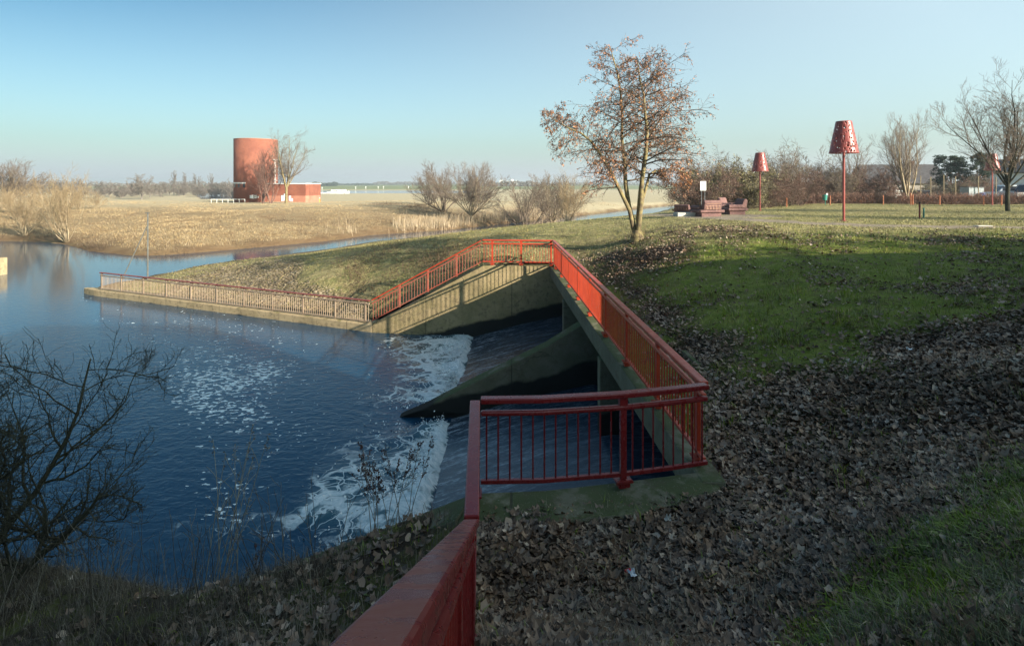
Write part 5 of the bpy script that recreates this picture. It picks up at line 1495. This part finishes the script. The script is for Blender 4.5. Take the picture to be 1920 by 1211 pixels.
# vehicles
def vehicle(name, label, loc, rz, body, L=4.8, H=2.0, W=1.9, cat='van'):
    e = empty(name, loc, rz, label, cat)
    h = L / 2
    low = [(-h, .35), (h, .35), (h, .95), (h - .1, 1.02), (-h + .05, 1.08), (-h, .9)]
    m = MB(); m.extrude_y(low, -W / 2, W / 2); m.build('body', M[body], e, .05)
    m = MB(); m.extrude_y([(-h + .1, 1.05), (h - 1.0, 1.0), (h - 1.65, H - .12), (h - 1.9, H), (-h + .35, H), (-h + .12, H - .2)], -W / 2 + .08, W / 2 - .08); m.build('cabin', M[body], e, .05)
    for x0, x1 in ((-h + .35, -h + 1.35), (-h + 1.5, h - 2.35), (h - 2.25, h - 1.5)):
        for s_ in (-1, 1):
            MB().box(((x0 + x1) / 2, s_ * (W / 2 - .075), 1.08 + (H - 1.25) / 2 + .08), (x1 - x0, .02, H - 1.38)).build('window', M['dark_glass'], e)
    m = MB(); m.add([(h - 1.02, -W / 2 + .2, 1.06), (h - 1.02, W / 2 - .2, 1.06), (h - 1.62, W / 2 - .25, H - .16), (h - 1.62, -W / 2 + .25, H - .16)], [(0, 1, 2, 3)])
    o = m.build('windscreen', M['dark_glass'], e); o.location = (.03, 0, .02); o.modifiers.new('t', 'SOLIDIFY').thickness = .02
    for a_ in (-h + .85, h - .9):
        for s_ in (-1, 1):
            w_ = MB().tube([(a_, s_ * (W / 2 - .22), .33), (a_, s_ * (W / 2 - .01), .33)], .33, 16).build('wheel', M['rubber'], e)
            MB().tube([(a_, s_ * (W / 2 - .012), .33), (a_, s_ * (W / 2 + .005), .33)], .19, 12).build('rim', M['steel'], w_)
    for s_ in (-.65, .65): MB().box((h + .005, s_, .78), (.04, .3, .16)).build('headlight', M['white'], e, .01)
    return e
x, y, z = at(1886, 366, 74); vehicle('parked_van', 'white parked van with dark windows behind the hedge, left of the dark trunk', (x, y, z - .1 + .35), PI - .25, 'van_white', 4.6, 1.95)
x, y, z = at(1935, 366, 71); vehicle('parked_van', 'grey parked van behind the hedge at the right edge', (x, y, z + .2), PI - .05, 'van_grey', 5.2, 2.1)
x, y, z = at(1733, 362, 82); vehicle('parked_car', 'dark parked car behind the hedge, right of the vase shaped tree', (x, y, z + .2), .9, 'roof_dark', 4.2, 1.5, 1.75, 'car')
# houses
def house(name, label, c, rz, L, W, hw, hr, wall, roof, gable_timber=False, wins=()):
    e = empty(name, c, rz, label, 'house')
    m = MB(); m.box((0, 0, hw / 2 - .5), (L, W, hw + 1)); m.add([(-L / 2, -W / 2, hw), (-L / 2, W / 2, hw), (-L / 2, 0, hr - .15), (L / 2, -W / 2, hw), (L / 2, W / 2, hw), (L / 2, 0, hr - .15)], [(0, 2, 1), (3, 4, 5)])
    m.build('wall', M[wall], e)
    o_ = .45
    m = MB(); k_ = (hr - hw) / (W / 2)
    pf = [(-W / 2 - o_, hw - o_ * k_), (0, hr), (W / 2 + o_, hw - o_ * k_), (W / 2 + o_, hw - o_ * k_ + .2), (0, hr + .22), (-W / 2 - o_, hw - o_ * k_ + .2)]
    m.add([(x_, a_, b_) for x_ in (-L / 2 - .4, L / 2 + .4) for a_, b_ in pf], [(0, 1, 4, 5), (1, 2, 3, 4), (6, 11, 10, 7), (7, 10, 9, 8)] + [(i, 6 + i, 6 + (i + 1) % 6, (i + 1) % 6) for i in range(6)])
    rf = m.build('roof', M[roof], e)
    MB().box((L * .22, .3, hr + .25), (.6, .6, 1.1)).build('chimney', M['brick'], rf)
    for (sx, sy, wx_, wz_, ww_, wh_) in wins:
        if sy:
            f = MB().box((wx_, sy * (W / 2 + .01), wz_), (ww_ + .16, .06, wh_ + .16)).build('window', M['white'], e); MB().box((wx_, sy * (W / 2 + .035), wz_), (ww_, .04, wh_)).build('pane', M['dark_glass'], f)
        else:
            f = MB().box((sx * (L / 2 + .01), wx_, wz_), (.06, ww_ + .16, wh_ + .16)).build('window', M['white'], e); MB().box((sx * (L / 2 + .035), wx_, wz_), (.04, ww_, wh_)).build('pane', M['dark_glass'], f)
    if gable_timber:
        m = MB()
        for yy_ in np.linspace(-W / 2 + .2, W / 2 - .2, 5): m.box((-L / 2 - .02, yy_, hw * .5), (.05, .16, hw))
        m.box((-L / 2 - .03, 0, hw * .98), (.06, W, .22)); m.box((-L / 2 - .03, 0, hw * .5), (.06, W, .18)); m.box((-L / 2 - .03, 0, (hw + hr) / 2 - .2), (.06, .16, hr - hw - .5))
        m.build('timber_frame', M['timber'], e)
    return e
x, y, z = at(1680, 362, 105)
house('bungalow', 'long low house with a dark grey roof behind the vase shaped tree', (x, y, z), -.12, 13.0, 7.5, 2.7, CAMZ - (311 - HZ) * 105 / FPX - z, 'render_grey', 'roof_dark', False, [(0, -1, -4, 1.5, 1.2, 1.1), (0, -1, -.5, 1.5, 1.6, 1.1), (0, -1, 3.4, 1.5, 1.2, 1.1)])
x, y, z = at(1928, 360, 100)
house('gabled_house', 'white gabled house with dark roof and timber trim at the right edge', (x + 1.6, y + 3, z), PI / 2 + .45, 9.0, 7.4, 4.4, CAMZ - (299 - HZ) * 100 / FPX - z, 'render_white', 'roof_dark', True, [(-1, 0, 0.0, 3.0, 1.2, 1.4), (-1, 0, 0.0, 5.6, .8, 1.0), (-1, 0, -2.3, 1.4, 1.1, 1.2)])

# ------------------------------------------------------------------ brick tower
dT = 137.0
xT, yT = D(480, 378, dT)[:2]; zT = hz(xT, yT)
e = empty('brick_tower', (xT, yT, zT), label='tall round red brick tower with a low brick annex on the far meadow', cat='tower')
rT = 38 * dT / FPX; hT = CAMZ - (263 - HZ) * dT / FPX - zT
MB().lathe([(rT, -1.5), (rT, hT)], 64, cap=True).build('tower_wall', M['brick'], e)
for p in COL.objects[-1].data.polygons: p.use_smooth = len(p.vertices) == 4
MB().lathe([(rT - .02, hT - .02), (rT + .06, hT + .01), (rT + .06, hT + .12), (rT - .3, hT + .14)], 64).build('coping', M['brick_pale'], e)
# strip of small windows under a pale lintel, low on the left side
zl = CAMZ - (344.5 - HZ) * dT / FPX - zT
def arc_piece(a0, a1, r0, r1, z0, z1, n=10):
    m = MB(); V = []; F = []
    for i in range(n + 1):
        w = a0 + (a1 - a0) * i / n
        for r_, zz in ((r0, z0), (r1, z0), (r1, z1), (r0, z1)): V.append((r_ * math.cos(w), r_ * math.sin(w), zz))
    for i in range(n):
        for j in range(4): F.append((i * 4 + j, (i + 1) * 4 + j, (i + 1) * 4 + (j + 1) % 4, i * 4 + (j + 1) % 4))
    F += [(0, 1, 2, 3), (n * 4 + 3, n * 4 + 2, n * 4 + 1, n * 4)]
    m.add(V, F); return m
dir0 = math.atan2(-yT, -xT)                      # towards the camera
def ang_of(du): return dir0 - math.asin(max(-1, min(1, -du / 38.0))) * 1.0
def aof(u): return dir0 - math.asin(max(-.995, min(.995, (480 - u) / 38.0)))
a0, a1 = sorted((aof(443.0), aof(463)))
arc_piece(a0, a1, rT - .1, rT + .14, zl, zl + .3).build('lintel', M['white'], e)
for ua, ub in ((443.6, 446.0), (450, 453), (458.5, 462)):
    a0, a1 = sorted((aof(ua), aof(ub)))
    arc_piece(a0, a1, rT - .1, rT + .03, zl - .92, zl - .003, 5).build('window', M['dark_glass'], e)
# annex
xa0, xa1 = D(505, 378, dT - 2)[0] - xT, D(584, 378, dT - 2)[0] - xT
ha = CAMZ - (345.5 - HZ) * (dT - 2) / FPX - zT
cxa, La = (xa0 + xa1) / 2, xa1 - xa0
an = MB(); an.prism([(xa0, -3.0), (xa1 - .6, -4.2), (xa1, -3.7), (xa1, 4.5), (xa0, 4.5)], -1.5, ha); an.build('annex_wall', M['brick'], e)
pl_ = MB(); pl_.prism([(xa0 + .0, -3.03), (xa1 - .62, -4.24), (xa1 + .03, -3.72), (xa1 + .03, 4), (xa0, 4)], -1.5, 1.6); pl_.build('annex_base', M['brick_pale'], e)
cp = MB(); cp.prism([(xa0 - .1, -3.12), (xa1 - .57, -4.34), (xa1 + .12, -3.77), (xa1 + .12, 4.6), (xa0 - .1, 4.6)], ha, ha + .2); cp.build('annex_coping', M['white'], e)
lad = MB()
for s_ in (-.3, .3): lad.tube([(rT + .35, s_ - 1.5, ha), (rT + .35, s_ - 1.5, hT * .68)], .05, 5)
for k in range(14): lad.tube([(rT + .35, -1.8, ha + .3 + k * .38), (rT + .35, -1.2, ha + .3 + k * .38)], .035, 4)
lad.box((rT + .35, -1.5, hT * .68), (.9, 1.0, .1)); lad.box((rT + .3, -1.5, ha + .9), (.8, 1.0, .08))
lad.build('ladder', M['white'], e)
# painted letters on the brick, following the curve
def letters(txt, a_start, a_end, z, hgt, par):
    glyph = {'N': [((0, 0), (0, 1)), ((0, 1), (.7, 0)), ((.7, 0), (.7, 1))], 'E': [((0, 0), (0, 1)), ((0, 1), (.6, 1)), ((0, .5), (.5, .5)), ((0, 0), (.6, 0))], 'U': [((0, 1), (0, .1)), ((0, .06), (.62, .06)), ((.62, .1), (.62, 1))], ':': [((.2, .25), (.55, .25)), ((.2, .6), (.55, .6))]}
    m = MB(); n_ = len(txt)
    for k, ch in enumerate(txt):
        for (p0, p1) in glyph[ch]:
            q = []
            for p_ in (p0, p1):
                w = a_start + (a_end - a_start) * (k + p_[0] * .9) / n_
                q.append(np.array([(rT + .015) * math.cos(w), (rT + .015) * math.sin(w), z + p_[1] * hgt]))
            rad = np.array([q[0][0], q[0][1], 0]); rad /= np.linalg.norm(rad)
            t = q[1] - q[0]; t /= np.linalg.norm(t); s_ = np.cross(rad, t) * .085
            q[0] = q[0] - t * .06; q[1] = q[1] + t * .06
            m.add([q[0] - s_, q[0] + s_, q[1] + s_, q[1] - s_] + [v_ + rad * .02 for v_ in (q[0] - s_, q[0] + s_, q[1] + s_, q[1] - s_)], [(4, 5, 6, 7), (0, 1, 5, 4), (1, 2, 6, 5), (2, 3, 7, 6), (3, 0, 4, 7)])
    m.build('painted_letters', M['white'], par)
zg = CAMZ - (370.8 - HZ) * dT / FPX - zT
letters('NEU:', aof(470.5), aof(486), zg, .66, e)
# pale painted patches on the annex base
m = MB()
for (u_, v_, w_, h_) in ((529, 372, .75, 1.35), (533, 370, .5, 1.6), (543, 372, .5, 1.2), (546, 375, .7, .7)):
    xx = D(u_, v_, dT - 4)[0] - xT
    t_ = (xx - xa0) / (xa1 - .62 - xa0); yy_ = -3.03 + (-4.24 + 3.03) * t_
    m.box((xx, yy_ - .03, CAMZ - (v_ - HZ) * (dT - 4) / FPX - zT), (w_, .05, h_))
m.build('painted_marks', M['render_white'], e)
# white rail fence by the tower
p0, p1 = D(396, 377, 128)[:2], D(459, 377, 128)[:2]
m = MB(); c = np.array([*p0, hz(*p0)])
e = empty('white_fence', tuple(c), label='low white rail fence at the foot of the brick tower', cat='fence')
Lf = p1[0] - p0[0]
MB().tube([(0, 0, .78), (Lf, 0, .78)], .06, 5).build('rail', M['white'], e)
for k in range(7): MB().tube([(Lf * k / 6, 0, -.3), (Lf * k / 6, 0, .8)], .05, 5).build('post', M['white'], e)

# ------------------------------------------------------------------ river things
x, y = D(277, 517, 37.6)[:2]
zt = CAMZ - (398 - HZ) * 37.6 / FPX
zg = max(hz(x, y), WATER)
e = empty('mooring_mast', (x, y, zg), label='tall grey mast with a slanting stay standing in the water behind the guide wall', cat='mast')
MB().tube([(0, 0, -1), (0, 0, zt - zg)], .052, 10).build('pole', M['grey_pole'], e); MB().box((-.03, 0, zt - zg - .06), (.26, .1, .06)).build('cross_piece', M['grey_pole'], e)
MB().tube([(-.05, 0, zt - zg - .95), (-1.55, -.25, .05), (-1.75, -.28, -.5)], .035, 7).build('stay', M['grey_pole'], e)
MB().tube([(-.11, .15, -1), (-.11, .15, 1.25)], .045, 7).build('short_pile', M['twig_pale'], e)
x, y = D(-8, 517, 40.5)[:2]
e = empty('mooring_block', (x - .3, y, WATER), label='pale concrete mooring block in the water at the left edge', cat='block')
MB().box((-.3, 0, .4), (1.5, 1.6, 1.7)).build('block_body', M['conc'], e, .05); MB().tube([(0.3, -.4, 1.3), (.3, -.4, 1.5)], .09, 8).build('bollard_top', M['rubber'], e)
def boat(u, d, L, lab, rz):
    x, y = D(u, 362, d)[:2]
    e = empty('motor_boat', (x, y, WATER), rz, lab, 'boat', 'boats on the far river')
    h = L / 2
    m = MB(); m.prism([(-h, -1.3), (h * .4, -1.4), (h, 0), (h * .4, 1.4), (-h, 1.3)], -.3, [1.0, 1.05, 1.5, 1.05, 1.0]); m.build('hull', M['white'], e)
    m = MB(); m.prism([(-h * .5, -1.0), (h * .3, -1.0), (h * .5, 0), (h * .3, 1.0), (-h * .5, 1.0)], 1.06, 2.4); c_ = m.build('cabin', M['white'], e)
    MB().box((0, -1.01, 1.85), (h * .7, .04, .5)).build('window', M['dark_glass'], c_)
for u, d, L, lab, rz in ((629, 352, 10, 'white motor boat with a raised cabin on the far river, left one', .2), (643, 356, 8, 'white motor boat with a raised cabin on the far river, right one', .1)): boat(u, d, L, lab, rz)
x0, x1 = D(584, 366, 348)[0], D(620, 366, 348)[0]
e = empty('jetty', (x0, 348, WATER), label='long low white jetty on the far river right of the tower', cat='jetty')
MB().box(((x1 - x0) / 2, 0, .35), (x1 - x0, 2.0, .5)).build('deck', M['white'], e)
for k in range(4): MB().box((2 + k * 3, -.3, 0.0), (.4, .4, 1.2)).build('pile', M['rubber'], e)
mk = MB().tube([(0, 0, -.5), (0, 0, 1.9)], .16, 7).box((0, 0, 2.1), (.8, .1, .9)).mesh('river_marker'); mk.materials.append(M['white'])
for k, (u, v, d) in enumerate([(667, 360, 520), (686, 360, 530), (709, 358, 540), (719, 358, 545), (766, 357, 550), (604, 360, 510)]):
    x, y = D(u, v, d)[:2]
    tag(link('river_marker', mk, None, None, (x, y, max(hz(x, y), WATER)), 0), 'small white marker board on the far shore of the river', 'marker', 'white markers on the far shore')
x, y = D(599.5, 375, 133)[:2]
e = empty('marker_post', (x, y, hz(x, y)), label='short yellow marker post on the meadow right of the tower annex', cat='post')
MB().tube([(0, 0, -.3), (0, 0, .95)], .07, 8).build('shaft', M['yellow'], e); MB().lathe([(.075, .95), (.075, 1.15), (.02, 1.2)], 8).build('cap', M['white'], e)
# distant white works
def works(name, label, u0, u1, vb, vt, d, mats):
    p0, p1 = D(u0, vb, d), D(u1, vb, d); L = p1[0] - p0[0]; h = (vb - vt) * d / FPX
    e = empty(name, ((p0[0] + p1[0]) / 2, d, p0[2]), label=label, cat='factory', group='distant white factory buildings')
    MB().box((0, 0, h * .3 - 6), (L, 20, h * .75 + 12)).build('hall', M[mats[0]], e)
    MB().box((-L * .22, -.5, h * .5 - 3), (L * .3, 20.5, h + 6)).build('tower_block', M[mats[1]], e)
    MB().box((L * .3, -.6, h * .42 - 3), (L * .12, 21, h * .9 + 6)).build('silo', M['white'], e)
works('factory', 'white and pale blue factory building on the horizon, larger left part', 934, 957, 349, 338, 1000, ('cyan_panel', 'white'))
works('factory', 'white factory building with a stepped roof on the horizon, right part', 957, 971, 349, 336.5, 1010, ('white', 'white'))
x, y = D(1228, 391, 139)[:2]

# litter
def crumpled(name, u, v, z0, s, mat, lab, seed):
    R = np.random.default_rng(seed)
    d = (CAMZ - z0) * FPX / (v - HZ)
    for _ in range(4):
        x, y = (u - 960) * d / FPX, d; z0 = hz(x, y); d = (CAMZ - z0) * FPX / (v - HZ)
    m = MB(); n_ = 5
    V = [((i / n_ - .5) * s, (j / n_ - .5) * s * .7, .03 + abs(R.normal(0, .02))) for j in range(n_ + 1) for i in range(n_ + 1)]
    F = [(j * 6 + i, j * 6 + i + 1, j * 6 + 7 + i, j * 6 + 6 + i) for j in range(n_) for i in range(n_)]
    m.add(V, F); o = m.build(name, M[mat], None, loc=(x, y, z0 + .03), rz=seed)
    o.modifiers.new('t', 'SOLIDIFY').thickness = .004
    return tag(o, lab, 'litter')
crumpled('paper_scrap', 1705, 662, .6, .11, 'paper_white', 'small white paper scrap on the leafy slope', 1)
o = crumpled('food_wrapper', 1185, 1088, .0, .085, 'paper_white', 'crumpled red and white wrapper among the leaves in front', 2)
m = MB(); m.box((.045, 0.01, .035), (.035, .06, .02)); m.build('red_panel', M['paper_red'], o)
crumpled('paper_scrap', 1252, 985, .0, .07, 'litter' if False else 'slab', 'pale torn paper scrap near the concrete edge', 3)

# ------------------------------------------------------------------ invented building, out of view, added to shade the foreground
e = empty('shade_block', (30, -10, 1.5), label='unseen brick block with a lower wing, added behind the photographer to cast shade', cat='shade caster')
o = np.array([30, -10, 1.5])
def rel(mb): mb.V = [v - o for v in mb.V]; return mb
LOWTOP = 6.9
rel(MB().box((27.0, 1.7, LOWTOP / 2), (18.0, 12.6, LOWTOP))).build('low_shade_block', M['brick'], e)
rel(MB().box((22.0, -16.6, 7.5), (8.0, 23.8, 15.0))).build('tall_shade_block', M['brick'], e)
for k in range(4):
    for q in range(4):
        f = rel(MB().box((18.0, -7 - q * 5.5, 3.0 + k * 3.0), (.12, 1.6, 1.6))).build('window', M['white'], e)
        rel(MB().box((17.96, -7 - q * 5.5, 3.0 + k * 3.0), (.12, 1.4, 1.4))).build('pane', M['dark_glass'], f)
for q in range(4):
    f = rel(MB().box((18.0, -2 + q * 2.6, 4.5), (.12, 1.4, 1.5))).build('window', M['white'], e)
    rel(MB().box((17.96, -2 + q * 2.6, 4.5), (.12, 1.2, 1.3))).build('pane', M['dark_glass'], f)

for k, (x, y, s_) in enumerate([(19.6, 8.5, 1.05), (21.5, 8.8, 1.3), (25, 8.4, 1.2), (28.5, 8.9, 1.32), (32, 8.5, 1.2), (35.5, 8.6, 1.28)]):  # unseen shrubs, added to make the long straight shadow edge irregular
    plant('garden_shrub', [sA, sB][k % 2], (x, y, hz(x, y) - .2), rz=k * 1.3, sc=s_, label='unseen tall shrub added to roughen the shadow edge of the shade block', cat='shrub', group='unseen shrubs added along the shade block')
for k, (x, y, s_) in enumerate([(37, 23, 1.0), (52, 25, 1.0), (58, 40, 1.0)]):
    plant('park_tree', park, (x, y, hz(x, y)), rz=k * 1.3, sc=s_, label='bare park tree standing on the meadow right of the view', cat='tree', group='park trees right of the view')

# ------------------------------------------------------------------ light, sky, camera
SUN = Vector((1.3, -1.0, .585)).normalized()
sl = bpy.data.lights.new('sun', 'SUN'); sl.energy = 4.9; sl.angle = math.radians(.5); sl.color = (1.0, .90, .74)
so = bpy.data.objects.new('sun', sl); COL.objects.link(so)
so.rotation_euler = (-SUN).to_track_quat('-Z', 'Y').to_euler(); so.location = (40, -40, 40)
w = bpy.data.worlds.new('World'); SC.world = w; w.use_nodes = True
nt = w.node_tree; nt.nodes.clear()
out = nt.nodes.new('ShaderNodeOutputWorld'); bg = nt.nodes.new('ShaderNodeBackground'); sk = nt.nodes.new('ShaderNodeTexSky')
sk.sky_type = 'NISHITA'; sk.sun_disc = False; sk.sun_elevation = math.asin(SUN.z); sk.sun_rotation = math.atan2(SUN.x, SUN.y)
sk.altitude = 0; sk.air_density = 1.0; sk.dust_density = 3.0; sk.ozone_density = 2.0
# thin winter haze in the air mass: whitens the sky toward the horizon and toward the sun's side
g = N(nt)
dv = g.node('ShaderNodeTexCoord').outputs['Generated']
vx, vy, vz = g.xyz(dv)
k_ = g.math('MULTIPLY', g.math('MULTIPLY_ADD', vx, -.070, .030), 57.0)
hzf = g.math('MULTIPLY', g.math('SUBTRACT', 1.1, g.math('MULTIPLY', g.math('MAXIMUM', vz, 0.0), k_), clamp=False), 1.0)
hzf = g.math('MINIMUM', g.math('MAXIMUM', hzf, 0.0), 1.25)
low = g.math('MULTIPLY', g.ramp(vz, .075, -.01), 1.0)
lo3 = g.node('ShaderNodeCombineXYZ')
for i in range(3): g.put(lo3.inputs[i], low)
def vmul(a, col):
    n = g.node('ShaderNodeVectorMath', operation='MULTIPLY'); g.put(n.inputs[0], a); n.inputs[1].default_value = col
    return n.outputs[0]
hz3 = g.node('ShaderNodeCombineXYZ')
for i in range(3): g.put(hz3.inputs[i], hzf)
skyc = g.vadd(vmul(sk.outputs[0], (.58, .90, .94)), vmul(hz3.outputs[0], (2.34, 2.50, 2.32)))
skyc = g.vadd(skyc, vmul(lo3.outputs[0], (1.0, 1.05, 1.75)))
nt.links.new(skyc, bg.inputs[0]); nt.links.new(bg.outputs[0], out.inputs[0]); bg.inputs[1].default_value = .064

hm = bpy.data.materials.new('haze_air'); hm.use_nodes = True; hm.node_tree.nodes.clear()
_o = hm.node_tree.nodes.new('ShaderNodeOutputMaterial'); _v = hm.node_tree.nodes.new('ShaderNodeVolumePrincipled')
_v.inputs['Color'].default_value = (.80, .88, .95, 1); _v.inputs['Density'].default_value = .00042; _v.inputs['Anisotropy'].default_value = .25
hm.node_tree.links.new(_v.outputs[0], _o.inputs['Volume'])
hz_ = MB(); hz_.box((0, 2000, 10.5), (5600, 4600, 33))
tag(hz_.build('haze', hm), kind='stuff')
cam = bpy.data.cameras.new('camera'); co = bpy.data.objects.new('camera', cam); COL.objects.link(co)
co.location = (0, 0, CAMZ); co.rotation_euler = (math.radians(90), 0, 0)
cam.sensor_width = 36; cam.lens = 36 * FPX / 1920; cam.shift_y = -(605.5 - HZ) / 1920; cam.clip_start = .05; cam.clip_end = 8000
SC.camera = co
SC.view_settings.view_transform = 'Standard'; SC.view_settings.look = 'None'; SC.view_settings.exposure = 1.30; SC.view_settings.gamma = 1
SC.render.film_transparent = False
SC.cycles.max_bounces = 6; SC.cycles.caustics_reflective = False; SC.cycles.caustics_refractive = False
